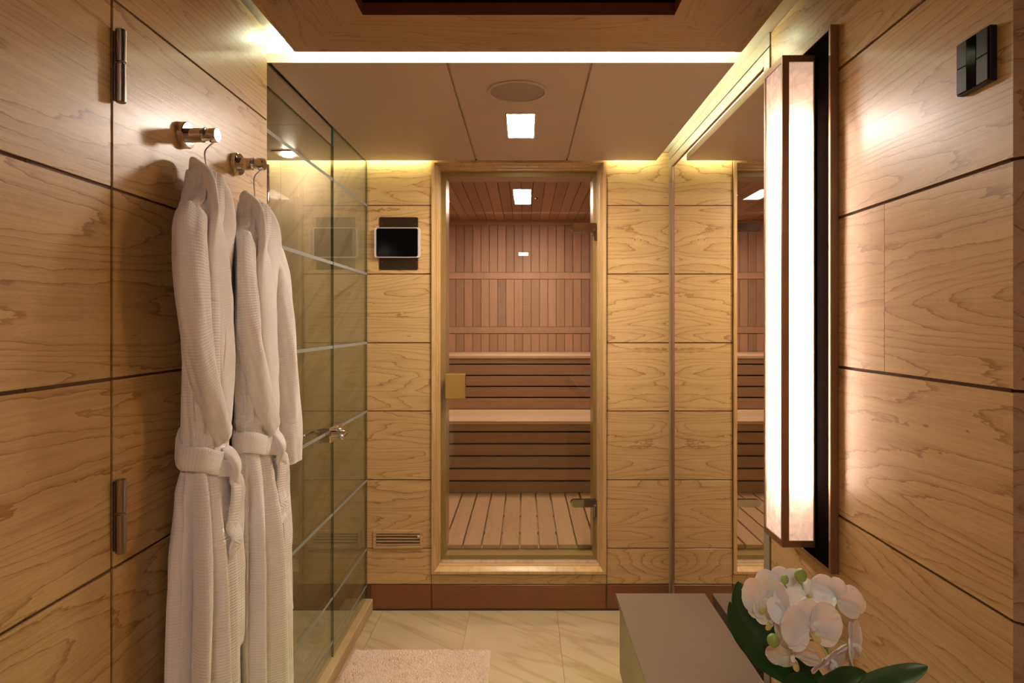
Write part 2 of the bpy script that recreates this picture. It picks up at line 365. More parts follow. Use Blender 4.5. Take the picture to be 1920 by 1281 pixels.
# turned side panel nearest the camera on the right, then the room widens
bm = bmesh.new()
p0 = Vector((X(XR), Y(DR0), 0)); p1 = Vector((X(300), Y(.270), 0)); n = Vector((.6, .8, 0)) * .02
for a, b in RR:
    za, zb = Z(a) + G * .7, Z(b) - G * .7
    v = [bm.verts.new((q.x, q.y, z)) for z in (za, zb) for q in (p0, p1, p1 + n, p0 + n)]
    for q in ((0, 1, 5, 4), (1, 2, 6, 5), (2, 3, 7, 6), (3, 0, 4, 7), (4, 5, 6, 7), (3, 2, 1, 0)): bm.faces.new([v[k] for k in q])
bx(bm, X(300), X(300) + .05, -1.4, Y(.270), 0, Z(322))
struct(obj('wall_right_return', bm, ['oak_side', 'gap']))
# wall behind the camera
bm = bmesh.new()
for a, b in rows(JH, 322, -538): bx(bm, X(-285), X(320), -1.44, -1.40, Z(a) + G, Z(b) - G)
struct(obj('wall_front', bm, 'oak_x'))

# far wall with the sauna doorway
OX0, OX1, OZ1, OZ0 = -174.6, 152.4, 304.5, -468.6
bm = bmesh.new()
for xa, xb in ((-297, -175.6), (153.4, 271.5)):
    for a, b in rows(JB[:-1], 322, -489): bx(bm, X(xa), X(xb), Y(1.0), Y(1.0) + .02, Z(a) + .0026, Z(b) - .0026, .0006)
bx(bm, X(-174.6), X(152.4), Y(1.0), Y(1.0) + .02, Z(-489) + .0014, Z(-471) - .001, .0008)
bx(bm, X(-297), X(-172), Y(1.0) + .004, Y(1.07), 0, Z(322), mi=1); bx(bm, X(150), X(300), Y(1.0) + .004, Y(1.07), 0, Z(322), mi=1)
bx(bm, X(-172), X(150), Y(1.0) + .006, Y(1.07), 0, Z(-466), mi=1); bx(bm, X(-172), X(150), Y(1.0) + .006, Y(1.07), Z(303), Z(322), mi=1)
struct(obj('wall_back', bm, ['oak_x', 'gap']))
bm = bmesh.new()
for xa, xb in ((-288, -176.2), (-173.8, 151.8), (154.2, 271.5)): bx(bm, X(xa), X(xb), Y(1.0) - .003, Y(1.0) + .018, Z(-534), Z(-489) - .002, .0008)
bx(bm, X(-290), X(271.5), Y(1.0) + .003, Y(1.0) + .01, 0, Z(-489), mi=1)
struct(obj('baseboard_back', bm, ['plinth', 'gap']))

# door casing: mitred ring swept through a stepped profile
def ring_frame(bm, levels, mi=0):
    """levels: list of (x0,x1,z0,z1,y) rectangles in metres; consecutive ones are bridged"""
    prev = None
    for (x0, x1, z0, z1, y) in levels:
        cur = [bm.verts.new(v) for v in ((x0, y, z0), (x1, y, z0), (x1, y, z1), (x0, y, z1))]
        if prev:
            for k in range(4):
                f = bm.faces.new((prev[k], prev[(k + 1) % 4], cur[(k + 1) % 4], cur[k])); f.material_index = mi
        prev = cur
def lv(x0, x1, z0, z1, d): return (X(x0), X(x1), Z(z0), Z(z1), Y(d))
bm = bmesh.new()
ring_frame(bm, [lv(-174.6, 152.4, -468.6, 305, 1.0), lv(-174.6, 152.4, -468.6, 305, .9955), lv(-174.0, 151.8, -468, 304.4, .995),
                lv(-169.2, 146.8, -463, 300.5, .995), lv(-168.2, 145.8, -462, 299.6, .9962), lv(-164.6, 142, -458.6, 299.2, 1.0077), lv(-164.6, 142, -458.6, 297.6, 1.0085),
                lv(-163.6, 141, -457.8, 295.5, 1.0086), lv(-163.6, 141, -457.8, 295.5, 1.0200), lv(-162.0, 139.2, -457, 293.8, 1.0202), lv(-162.0, 139.2, -457, 293.8, 1.075)])
struct(obj('trim_2', bm, 'oak_z'))
# jamb lining behind the glass
bm = bmesh.new()
ring_frame(bm, [lv(-162, 139.2, -457, 293.8, 1.035), lv(-153, 132.5, -450, 285.7, 1.036), lv(-152.5, 132, -449.5, 285.2, 1.074), lv(-172, 150, -466, 303, 1.0745)])
struct(obj('trim_3', bm, 'jamb'))

# ---- ceiling
CZ, CT = 302, 12
DF, DB = .6176, .987
bm = bmesh.new(); gr = 1.4; dm = .810
for xa, xb in ((-740, -300.2), (-294, -90 - gr), (-90 + gr, 77.5 - gr), (77.5 + gr, 243.5)):
    for da, db in ((DF if xa > -700 else .56, dm - .0002), (dm + .0002, DB)):
        if xa == -740: da = max(da, .58) if da < .7 else da
        bx(bm, X(xa), X(xb), Y(da), Y(db), Z(CZ), Z(CZ + CT) - .006, .0006)
    bx(bm, X(xa), X(xb), Y(DF) + .004, Y(DB) - .004, Z(CZ + CT) - .006, Z(CZ + CT))
for xc in (-90, 77.5): bx(bm, X(xc) - .012, X(xc) + .012, Y(DF) + .001, Y(DB) - .001, Z(CZ) + .0075, Z(CZ) + .0095)
for k in range(1): bx(bm, X(-302), X(243.5), Y(DF) - .0005, Y(DF) + .003, Z(CZ) + .0008, Z(CZ + CT), mi=1)
struct(obj('ceiling', bm, ['paint', 'cove_paint']))
bm = bmesh.new()
bx(bm, X(-760), X(420), Y(.5216) , Y(1.07), Z(322), Z(330))                       # upper slab above the cove
bx(bm, X(-300), X(-163), -1.44, Y(.5216), Z(322), Z(330)); bx(bm, X(151), X(420), -1.44, Y(.5216), Z(322), Z(330))
bx(bm, X(-164), X(152), -1.44, Y(-.08), Z(322), Z(330))
struct(obj('ceiling_cove', bm, 'cove_paint'))
# coffer frame around the dark overhead recess (mitred)
bm = bmesh.new()
o_ = (-255.6, 241, -.42, .593); i_ = (-158.6, 146.6, -.06, .5216); zb, zt = Z(CZ), Z(CZ + CT)
oc = [(o_[0], o_[2]), (o_[1], o_[2]), (o_[1], o_[3]), (o_[0], o_[3])]; ic = [(i_[0], i_[2]), (i_[1], i_[2]), (i_[1], i_[3]), (i_[0], i_[3])]
for k in range(4):
    a, b, c_, d_ = oc[k], oc[(k + 1) % 4], ic[(k + 1) % 4], ic[k]
    vb = [bm.verts.new((X(q[0]), Y(q[1]), zb)) for q in (a, b, c_, d_)]; vt = [bm.verts.new((X(q[0]), Y(q[1]), zt)) for q in (a, b, c_, d_)]
    for q in ((0, 1, 2, 3),):
        for s_ in (vb, vt): f = bm.faces.new([s_[t] for t in q]); f.material_index = k % 2
    for t in range(4):
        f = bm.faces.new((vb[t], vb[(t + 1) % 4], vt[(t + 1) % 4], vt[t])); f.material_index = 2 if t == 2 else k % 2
struct(obj('ceiling_coffer', bm, ['coffer_x', 'coffer_y', 'coffer_in']))
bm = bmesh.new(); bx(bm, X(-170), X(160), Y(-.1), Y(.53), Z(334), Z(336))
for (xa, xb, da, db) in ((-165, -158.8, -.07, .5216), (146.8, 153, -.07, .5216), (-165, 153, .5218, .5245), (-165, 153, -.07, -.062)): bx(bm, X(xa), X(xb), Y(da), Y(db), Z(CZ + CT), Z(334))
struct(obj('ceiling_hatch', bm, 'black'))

# LED strips laid in the coves
bm = bmesh.new(); bx(bm, X(-277), X(243), Y(.590) - .006, Y(.590) + .004, Z(CZ + CT) + .001, Z(CZ + CT) + .006)
bx(bm, X(-300), X(243), Y(DF) + .004, Y(DF) + .012, Z(CZ + CT) + .0003, Z(CZ + CT) + .004)
tag(obj('light_strip', bm, 'led_f'), 'white light strip in the slot between wooden coffer and ceiling panels', 'light strip')
for a, b, q in ((-296, -182, 'above the tablet, left of the sauna door'), (160, 240, 'between sauna door and mirror')):
    bm = bmesh.new(); bx(bm, X(a), X(b), Y(DB) - .009, Y(DB) - .002, Z(CZ + CT), Z(CZ + CT) + .005)
    tag(obj('light_strip', bm, 'led_b'), 'yellowish light strip over the ceiling edge ' + q, 'light strip')
bm = bmesh.new(); bx(bm, X(-720), X(-303), Y(DB) - .009, Y(DB) - .002, Z(CZ + CT), Z(CZ + CT) + .005)
tag(obj('light_strip', bm, 'led_s'), 'yellowish light strip above the ceiling edge inside the shower', 'light strip')
bm = bmesh.new(); bx(bm, X(232), X(236), Y(DF) + .02, Y(.95), Z(CZ + CT), Z(CZ + CT) + .005)
tag(obj('light_strip', bm, 'led_r'), 'white light strip in the narrow slot above the wall mirror', 'light strip')

# ---- shower room
bm = bmesh.new(); zt = Z(322)
tw = 160
for k in range(3): bx(bm, X(-297.5 - (k + 1) * tw) + .0006, X(-297.5 - k * tw) - .0006, Y(1.0), Y(1.07), 0, zt)
struct(obj('wall_shower_back', bm, 'stone'))
bm = bmesh.new(); bx(bm, X(-760), X(-740), Y(.55), Y(1.03), 0, zt); bx(bm, X(-740), X(-304), Y(.54), Y(.556), 0, zt)
struct(obj('wall_shower_side', bm, 'stone_y'))
bm = bmesh.new()
bx(bm, X(-336), X(-300.5), Y(.5765) + .005, Y(1.0), 0, Z(-519), .003); bx(bm, X(-304), X(-284.5), Y(.5765) + .005, Y(1.0) - .001, 0, Z(-515), .004)
bx(bm, X(-336), X(-310), Y(.5765) + .005, Y(1.0), 0, Z(-515), .003)
struct(obj('trim_shower_kerb', bm, 'kerb'))

# ---- sauna room
SB, SZ, SF = 1.78, 345, -440
SX0, SX1 = -400, 400
bm = bmesh.new(); pitch = 27.94; x = -6.9 - pitch * 15
seg_z = [(-520, -47), (-32, -22.5), (-10.3, 146.5), (171, 329.5)]
seg_z = [((607 - b) * 1.78, (607 - a) * 1.78) for a, b in ((422.3, 511), (523.8, 612.8), (625.6, 1000))]
while x < SX1:
    if x > SX0 - 10:
        for a, b in seg_z: bx(bm, X(x) + .0018, X(x + pitch) - .0018, Y(SB), Y(SB) + .015, Z(max(a, -470)), Z(b), .0015)
    x += pitch
for a, b in ((413, 422), (511.4, 523.4), (613.2, 625.2)):
    bx(bm, X(SX0), X(SX1), Y(SB) - .008, Y(SB) + .01, Z((607 - b) * 1.78), Z((607 - a) * 1.78), .002)
bx(bm, X(SX0), X(SX1), Y(SB) + .008, Y(SB) + .05, 0, Z(SZ), mi=1)
struct(obj('wall_sauna_back', bm, ['cedar_z', 'gap']))
bm = bmesh.new()
for sx, s in ((SX0, -1), (SX1, 1)):
    y = Y(1.07)
    while y < Y(SB) - .01:
        bx(bm, X(sx), X(sx) + s * .015, y + .0015, y + .0695, 0, Z(SZ), .001); y += .071
    bx(bm, X(sx) + s * .008, X(sx) + s * .05, Y(1.06), Y(SB), 0, Z(SZ), mi=1)
y = 0
struct(obj('wall_sauna_side', bm, ['cedar_z', 'gap'])); bm = bmesh.new()
x = X(SX0)
while x < X(SX1) - .01:
    inside = x > X(-172) - .06 and x < X(150)
    if inside: bx(bm, x + .0015, x + .0695, Y(1.07), Y(1.075), Z(304), Z(SZ))
    else: bx(bm, x + .0015, x + .0695, Y(1.07), Y(1.075), 0, Z(SZ))
    x += .071
struct(obj('wall_sauna_front', bm, ['cedar_z', 'gap']))
bm = bmesh.new(); pc = 29.2; x = -8.9 - pc * 14
while x < SX1:
    if x > SX0 - 10: bx(bm, X(x) + .0022, X(x + pc) - .0022, Y(1.07), Y(SB), Z(SZ), Z(SZ) + .012, .001)
    x += pc
bx(bm, X(SX0), X(SX1), Y(1.07), Y(SB) + .05, Z(SZ) + .008, Z(SZ) + .04, mi=1)
struct(obj('ceiling_sauna', bm, ['cedar_y', 'gap']))
bm = bmesh.new(); bx(bm, X(SX0), X(SX1), Y(1.075), Y(SB), .0, Z(SF) - .035); bx(bm, X(-170), X(150), Y(1.02), Y(1.0745), Z(-466), Z(-456.8))
struct(obj('floor_sauna', bm, 'stone'))

# ================================================================== OBJECTS
# ---- duckboard on the sauna floor
t = thing('duckboard', 'slatted pale timber duckboard covering the raised sauna floor', 'duckboard', (0, Y(1.2), Z(SF) - .035))
org = t.location
bm = bmesh.new(); pf = 37.85; x = -10.0 - pf * 9
while x < 340:
    bx(bm, X(x) + .004, X(x + pf) - .004, Y(1.062), Y(1.386), Z(SF) - .022, Z(SF), .003, 2, org=org); x += pf
obj('slats', bm, 'duck', t)
bm = bmesh.new()
for d in (1.066, 1.15, 1.25, 1.37): bx(bm, X(-345), X(345), Y(d), Y(d) + .035, Z(SF) - .035, Z(SF) - .0225, org=org)
obj('bearer', bm, 'duck', t)
# ---- benches
def bench(dfront, dback, ztop, gaps, zbot, label, first):
    t = thing('sauna_bench', label, 'bench', (0, Y((dfront + dback) / 2), Z(zbot)))
    org = t.location; bm = bmesh.new()
    n = 5; y0, y1 = Y(dfront), Y(dback) - .003; wd = (y1 - y0) / n
    for k in range(n): bx(bm, X(SX0) + .004, X(SX1) - .004, y0 + k * wd + .003, y0 + (k + 1) * wd - .003, Z(ztop) - .022, Z(ztop), .003, 2, org=org)
    obj('seat', bm, 'cedar_pale', t)
    bm = bmesh.new(); e = [ztop - 9.0] + gaps + [zbot]
    for k in range(len(e) - 1):
        g = .0058
        bx(bm, X(SX0) + .01, X(SX1) - .01, Y(dfront) + .008, Y(dfront) + .026, Z(e[k + 1]) + (g if k < len(e) - 2 else 0.0), Z(e[k]) - (g if k else 0), .0015, org=org)
    obj('riser', bm, 'cedar_x', t)
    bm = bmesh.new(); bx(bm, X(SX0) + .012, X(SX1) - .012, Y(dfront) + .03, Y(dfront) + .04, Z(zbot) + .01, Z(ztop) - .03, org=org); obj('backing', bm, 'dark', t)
    return t
LT, UT = -253, -94.4
bench(1.384, 1.573, LT, [(607 - y) * 1.384 for y in (810.5, 833, 856, 879.5, 903)], SF, 'lower slatted sauna bench just above the duckboard', 0)
bench(1.573, 1.778, UT, [(607 - y) * 1.573 for y in (683.4, 704.5, 725.2, 746)], LT, 'upper sauna bench against the rear wall, highest of the two', 1)

# ---- rectangular downlights
def downlight(name, label, cx, d0, d1, zc, w, lens, down=True, flush=False):
    t = thing(name, label, 'light', (X(cx), Y((d0 + d1) / 2), Z(zc))); o = t.location; hw = X(w) / 2
    bm = bmesh.new(); e = .003
    y0, y1 = Y(d0) - o.y, Y(d1) - o.y
    for q in ((-hw - .005, -hw, y0 - .005, y1 + .005), (hw, hw + .005, y0 - .005, y1 + .005), (-hw, hw, y0 - .005, y0), (-hw, hw, y1, y1 + .005)): bx(bm, *q, -e, 0.0)
    obj('bezel', bm, 'white_pl', t)
    bm = bmesh.new(); bx(bm, -hw, hw, y0, y1, -e * .7, -.0002); obj('lens', bm, lens, t); return t
downlight('ceiling_light', 'bright rectangular lamp set in the smooth ceiling beyond the round speaker', -6, .7665, .863, CZ, 40, 'lens')
downlight('ceiling_light', 'bright rectangular lamp in the boarded sauna ceiling behind the glass door', -5.5, 1.428, 1.533, SZ, 44, 'lens_sauna')
downlight('ceiling_light', 'rectangular lamp in the wooden coffer behind the viewer', -6, -.3, -.2, CZ, 40, 'lens_rear')
t = thing('ceiling_light', 'small round lamp on a square plate in the shower ceiling', 'light', (X(-420), Y(.947), Z(CZ)))
bm = bmesh.new(); bx(bm, -.055, .055, -.055, .055, -.004, 0, .001); obj('plate', bm, 'taupe', t)
bm = bmesh.new(); cyl(bm, (0, 0, -.012), (0, 0, -.0042), .026, 24, .002); obj('lens', bm, 'lens_shower', t)
# ---- speaker
sc = P(970.5, 171.5, CZ / (607 - 171.5))
t = thing('ceiling_speaker', 'round flush speaker with cloth grille in the ceiling in front of the lamp', 'speaker', (sc.x, sc.y, Z(CZ)))
bm = bmesh.new(); R0, R1 = .0885, .098; n = 64; rr = []
for (r, z) in ((R1, -.0001), (R1, -.003), (R1 - .002, -.0042), (R0, -.0042), (R0 - .0005, -.0001)): rr.append([bm.verts.new((r * math.cos(2 * PI * k / n), r * math.sin(2 * PI * k / n), z)) for k in range(n)])
for i in range(len(rr) - 1):
    for k in range(n): bm.faces.new((rr[i][k], rr[i][(k + 1) % n], rr[i + 1][(k + 1) % n], rr[i + 1][k]))
obj('rim', bm, 'paint', t, False)
bm = bmesh.new(); cyl(bm, (0, 0, -.0016), (0, 0, -.0002), R0 - .001, 64); obj('grille', bm, 'grille', t)
# tiny sensor in the sauna ceiling
bm = bmesh.new(); c = P(1006, 371, SZ / (607 - 371)); cyl(bm, (0, 0, -.01), (0, 0, 0), .012, 16, .002)
o = obj('ceiling_nozzle', bm, 'bronze_plate'); o.location = (c.x, c.y, Z(SZ)); tag(o, 'tiny dark round nozzle in the sauna ceiling right of the lamp', 'nozzle')

# ---- sauna glass door
GD = 1.03
t = thing('door_2', 'frameless tinted glass sauna door with square wooden pull and chrome hinges', 'door', (X(-12), Y(GD), Z(-456)))
t['kind'] = 'structure'; org = t.location
x0, x1, z0, z1 = -161.0, 137.2, -455.6, 292.6
bm = bmesh.new(); bx(bm, X(x0), X(x1), Y(GD) - .004, Y(GD) + .004, Z(z0), Z(z1), org=org); obj('glass_pane', bm, 'glass_t', t)
hx0, hx1 = (836 - VX) * GD, (872.5 - VX) * GD; hz0, hz1 = (607 - 747) * GD, (607 - 701) * GD
bm = bmesh.new()
bx(bm, X(hx0), X(hx1), Y(GD) - .03, Y(GD) - .0045, Z(hz0), Z(hz1), .003, 2, org=org)
obj('handle', bm, 'handle_wood', t)
bm = bmesh.new(); bx(bm, X(hx0), X(hx1), Y(GD) + .0045, Y(GD) + .03, Z(hz0), Z(hz1), .003, 2, org=org); obj('handle', bm, 'handle_wood', t)
for (ya, yb, yc) in ((419, 436, 453), (936, 950, 968)):
    bm = bmesh.new(); za, zb_ = Z((607 - yb) * GD), Z((607 - ya) * GD); xa, xb = X((1069.5 - VX) * GD), X((1117.5 - VX) * GD); r = (zb_ - za) / 2
    for yy0, yy1 in ((Y(GD) - .014, Y(GD) - .0042), (Y(GD) + .0042, Y(GD) + .012)):
        pts = [(xb, zb_), (xb, za)] + [(xa + r - r * math.sin(a), (za + zb_) / 2 - r * math.cos(a)) for a in [PI * k / 12 for k in range(13)]]
        lo = [bm.verts.new((p[0] - org.x, yy0 - org.y, p[1] - org.z)) for p in pts]; hi = [bm.verts.new((p[0] - org.x, yy1 - org.y, p[1] - org.z)) for p in pts]
        bm.faces.new(lo); bm.faces.new(hi[::-1])
        for k in range(len(pts)): bm.faces.new((lo[k], lo[(k + 1) % len(pts)], hi[(k + 1) % len(pts)], hi[k]))
    bx(bm, X((1113 - VX) * GD), X((1119 - VX) * GD), Y(GD) - .022, Y(GD) - .010, Z((607 - yc) * GD), za + .01, .002, 2, org=org)
    obj('hinge', bm, 'chrome', t)

# ---- shower: fixed panel, door, stripes
XG = -297
def glass_leaf(name, label, cat, d0, d1, z0, z1, kind=None, edges=()):
    t = thing(name, label, cat, (X(XG), Y((d0 + d1) / 2), Z(z0))); org = t.location
    bm = bmesh.new(); bx(bm, X(XG) - .004, X(XG) + .004, Y(d0), Y(d1), Z(z0), Z(z1), org=org); obj('glass_pane', bm, 'glass', t)
    bm = bmesh.new()
    for d, s in edges: bx(bm, X(XG) - .0042, X(XG) + .0042, Y(d), Y(d) + s * .0012, Z(z0), Z(z1), org=org)
    bx(bm, X(XG) - .0042, X(XG) + .0042, Y(d0), Y(d1), Z(z1), Z(z1) + .0008, org=org)
    obj('glass_edge', bm, 'edge', t)
    for h in JB:
        if not z0 < h < z1 - 3: continue
        bm = bmesh.new(); bx(bm, X(XG) + .0042, X(XG) + .0045, Y(d0) + .002, Y(d1) - .002, Z(h - 2.3), Z(h + 2.3), org=org)
        s_ = obj('frosted_stripe', bm, 'frost', t); s_['label'] = 'pale frosted horizontal stripe'
    if kind: t['kind'] = kind
    return t
DS = .8225
glass_leaf('shower_screen', 'fixed full height clear glass screen beside the far wall', 'glass screen', DS + .0008, .9985, -514.5, 303, edges=((DS + .0008, -1), (.9985, 1)))
bm = bmesh.new(); org = bpy.data.objects['shower_screen'].location; bx(bm, X(XG) - .0044, X(XG) + .0044, Y(DS) - .0012, Y(DS) + .0004, Z(274), Z(302), org=org)
q = obj('glass_edge', bm, 'teal', bpy.data.objects['shower_screen']); q['label'] = 'teal upper glass edge'
t = glass_leaf('door_3', 'clear glass shower door with chrome lever and frosted stripes', 'door', .584, DS - .0012, -512, 273, 'structure', edges=((DS - .0012, -1),))
org = t.location
def loc(u, d, z): return Vector((X(u), Y(d), Z(z))) - org
bm = bmesh.new(); bx(bm, X(XG) - .016, X(XG) + .024, Y(.789), Y(.8205), Z(-178), Z(-154.5), .005, 3, org=org)
bx(bm, X(XG) - .016, X(XG) + .022, Y(.8235), Y(.842), Z(-178), Z(-154.5), .003, 2, org=org); obj('lock_case', bm, 'chrome', t, False)
for s in (1, -1):
    bm = bmesh.new(); u = XG + s * 28
    cyl(bm, loc(XG + s * 7, .812, -166), loc(XG + s * 19, .812, -166), .019, 24, .003)
    cyl(bm, loc(XG + s * 17, .812, -166), loc(u, .812, -166), .009, 16)
    pts = smooth_pts([loc(XG + s * 20, .814, -165.5), loc(u - s * 2, .813, -164), loc(u + s * 1, .803, -163.5), loc(u + s * 1, .792, -165), loc(u, .784, -166.5)], 6)
    tube(bm, pts, [(.008 + .002 * math.sin(i / len(pts) * PI), .0075) for i in range(len(pts))], 16)
    ball(bm, loc(u, .783, -166.5), .0115, 16)
    obj('lever', bm, 'chrome', t, True)
bm = bmesh.new(); hc = loc(-288, .5865, 0)
for (a, b) in ((134, 146), (146.6, 164), (164.6, 176)):
    p = loc(-286, .590, a); q = loc(-286, .590, b); cyl(bm, p, q, .0085, 20, .001)
bx(bm, X(XG) + .0044, X(XG) + .02, Y(.584), Y(.602), Z(136), Z(174), .002, org=org); obj('hinge', bm, 'chrome', t, False)
bm = bmesh.new()
for (a, b) in ((-430, -418), (-417.4, -400), (-399.4, -388)): cyl(bm, loc(-286, .590, a), loc(-286, .590, b), .0085, 20, .001)
bx(bm, X(XG) + .0044, X(XG) + .02, Y(.584), Y(.602), Z(-428), Z(-390), .002, org=org); obj('hinge', bm, 'chrome', t, False)
# ceiling channel for the glass
bm = bmesh.new(); bx(bm, X(-300.1), X(-298.4), Y(DF), Y(DB), Z(CZ) + .001, Z(CZ) + .02); bx(bm, X(-295.6), X(-294.1), Y(DF), Y(DB), Z(CZ) + .001, Z(CZ) + .02)
struct(obj('trim_4', bm, 'bronze_plate'))

# ---- wall mirror on the right
t = thing('wall_mirror', 'tall wall mirror with a slim taupe surround beyond the glowing lamp', 'mirror', (X(XR), Y(.79), 0)); org = t.location
MD0, MD1, MZ0, MZ1 = .603, .975, -534, 288
bm = bmesh.new(); bx(bm, X(XR) - .0005, X(XR) + .0045, Y(MD0), Y(MD1), Z(MZ0), Z(MZ1), org=org); obj('mirror_glass', bm, 'mirror', t)
bm = bmesh.new()
bx(bm, X(XR) - .004, X(XR) + .0045, Y(.5885), Y(MD0) - .001, 0.0, Z(MZ1 + 18) - .001, .001, org=org)
bx(bm, X(XR) - .004, X(XR) + .0045, Y(.984), Y(1.0) - .001, 0.0, Z(MZ1 + 18) - .001, .001, org=org)
bx(bm, X(XR) - .004, X(XR) + .0045, Y(MD0) - .0005, Y(.9838), Z(MZ1) + .006, Z(MZ1 + 18) - .001, .001, org=org)
obj('surround', bm, 'band', t)
bm = bmesh.new()
bx(bm, X(XR) - .007, X(XR) + .0045, Y(MD1), Y(.9835), 0.0, Z(MZ1), .0012, org=org); bx(bm, X(XR) - .006, X(XR) + .0045, Y(MD0), Y(.9835), Z(MZ1), Z(MZ1) + .0055, .001, org=org)
obj('edge_strip', bm, 'bronze', t)
bm = bmesh.new(); bx(bm, X(XR) - .0035, X(XR) + .0045, Y(.5885), Y(1.0), Z(307), Z(322)); struct(obj('trim_5', bm, 'band'))

# ---- low bench along the mirror
t = thing('low_bench', 'low taupe lacquered bench standing along the mirror wall', 'bench', (X(200), Y(.55), 0)); org = t.location
B0, B1, BX0, BX1, BZ = .33, .788, 134, 266, -398.5
bm = bmesh.new(); bx(bm, X(BX0), X(BX1), Y(B0), Y(B1), Z(BZ) - .022, Z(BZ), .0012, org=org); obj('top', bm, 'taupe', t)
bm = bmesh.new(); bx(bm, X(BX0 + 6.0), X(BX1 - 2), Y(B0) + .006, Y(B1) - .004, .06, Z(BZ) - .0265, org=org); obj('body', bm, 'taupe', t)
bm = bmesh.new(); bx(bm, X(BX0 + 8), X(BX1 - 6), Y(B0) + .02, Y(B1) - .02, Z(BZ) - .0265, Z(BZ) - .022, org=org); bx(bm, X(BX0 + 12), X(BX1 - 12), Y(B0) + .04, Y(B1) - .04, 0, .06, org=org); obj('plinth', bm, 'dark', t)
bm = bmesh.new(); bx(bm, X(BX0 + 1.2), X(BX0 + 3.2), Y(B0) + .03, Y(B1) - .03, Z(BZ) - .026, Z(BZ) - .0222, org=org); q = obj('light_strip', bm, 'led_bench', t); q['label'] = 'yellow green glowing strip'

# ---- sconce
t = thing('wall_sconce', 'tall bronze wall lamp with glowing parchment panels on the right wall', 'wall lamp', (X(XR), Y(.501), Z(20))); org = t.location
PX = 264.8
bm = bmesh.new()
for q in ((.461, .4640, -217, 259), (.5385, .5415, -217, 259)): bx(bm, X(PX - .6), X(XR) - .0003, Y(q[0]), Y(q[1]), Z(q[2]), Z(q[3]), .0008, org=org)
for q in ((-217, -213.5), (255.5, 259)): bx(bm, X(PX - .6), X(XR) - .0003, Y(.464), Y(.5385), Z(q[0]), Z(q[1]), .0008, org=org)
obj('back_frame', bm, 'bronze', t)
bm = bmesh.new(); bx(bm, X(PX), X(XR) - .0005, Y(.464), Y(.5385), Z(-213.5), Z(255.5), org=org); obj('back_plate', bm, 'bronze_dark', t)
L0, L1, LX0, LX1, LZ0, LZ1 = .4835, .5205, 233.5, 263.2, -203, 243.5
fw = .0155; fx = .004
bm = bmesh.new()
A = (X(LX0), X(LX1), Y(L0), Y(L1), Z(LZ0), Z(LZ1))
# near face frame
bx(bm, A[0], A[0] + fw, A[2], A[2] + .004, A[4], A[5], org=org); bx(bm, A[1] - .003, A[1], A[2], A[2] + .004, A[4], A[5], org=org)
bx(bm, A[0] + fw, A[1] - .003, A[2], A[2] + .004, A[4], A[4] + .0145, org=org); bx(bm, A[0] + fw, A[1] - .003, A[2], A[2] + .004, A[5] - .0145, A[5], org=org)
# corridor face frame
bx(bm, A[0], A[0] + .003, A[2] + .004, A[2] + .008, A[4], A[5], org=org); bx(bm, A[0], A[0] + .003, A[3] - .006, A[3], A[4], A[5], org=org)
bx(bm, A[0], A[0] + .003, A[2] + .008, A[3] - .006, A[4], A[4] + .0145, org=org); bx(bm, A[0], A[0] + .003, A[2] + .008, A[3] - .006, A[5] - .0145, A[5], org=org)
# far face frame
bx(bm, A[0] + .003, A[0] + fw, A[3] - .004, A[3], A[4], A[5], org=org); bx(bm, A[1] - .003, A[1], A[3] - .004, A[3], A[4], A[5], org=org)
# caps
bx(bm, A[0] + .003, A[1], A[2] + .004, A[3] - .004, A[4], A[4] + .003, org=org); bx(bm, A[0] + .003, A[1], A[2] + .004, A[3] - .004, A[5] - .003, A[5], org=org)
obj('lamp_frame', bm, 'bronze', t)
bm = bmesh.new(); bx(bm, A[1], X(PX), A[2] + .012, A[3] - .012, A[4] + .03, A[5] - .03, org=org); obj('bracket', bm, 'bronze_dark', t)
bm = bmesh.new(); bx(bm, A[1] - .002, A[1], A[2] + .0045, A[3] - .0045, A[4] + .003, A[5] - .003, org=org); obj('inner_back', bm, 'white_pl', t)
def quad(bm, a, b, c, d): bm.faces.new([bm.verts.new(Vector(q) - org) for q in (a, b, c, d)])
for k in range(3):
    bm = bmesh.new(); za, zb_ = A[4] + .004, A[5] - .004
    if k == 0: quad(bm, (A[0] + .006, A[2] + .0045, za), (A[1] - .003, A[2] + .0045, za), (A[1] - .003, A[2] + .0045, zb_), (A[0] + .006, A[2] + .0045, zb_))
    if k == 1: quad(bm, (A[0] + .0035, A[2] + .006, za), (A[0] + .0035, A[3] - .006, za), (A[0] + .0035, A[3] - .006, zb_), (A[0] + .0035, A[2] + .006, zb_))
    if k == 2: quad(bm, (A[0] + .006, A[3] - .0045, za), (A[1] - .003, A[3] - .0045, za), (A[1] - .003, A[3] - .0045, zb_), (A[0] + .006, A[3] - .0045, zb_))
    obj('shade_panel', bm, 'parchment', t)
bm = bmesh.new(); cyl(bm, Vector((X(249), Y(.4905), Z(-150))) - org, Vector((X(249), Y(.4905), Z(184))) - org, .008, 12); obj('lamp_tube', bm, 'tube', t)

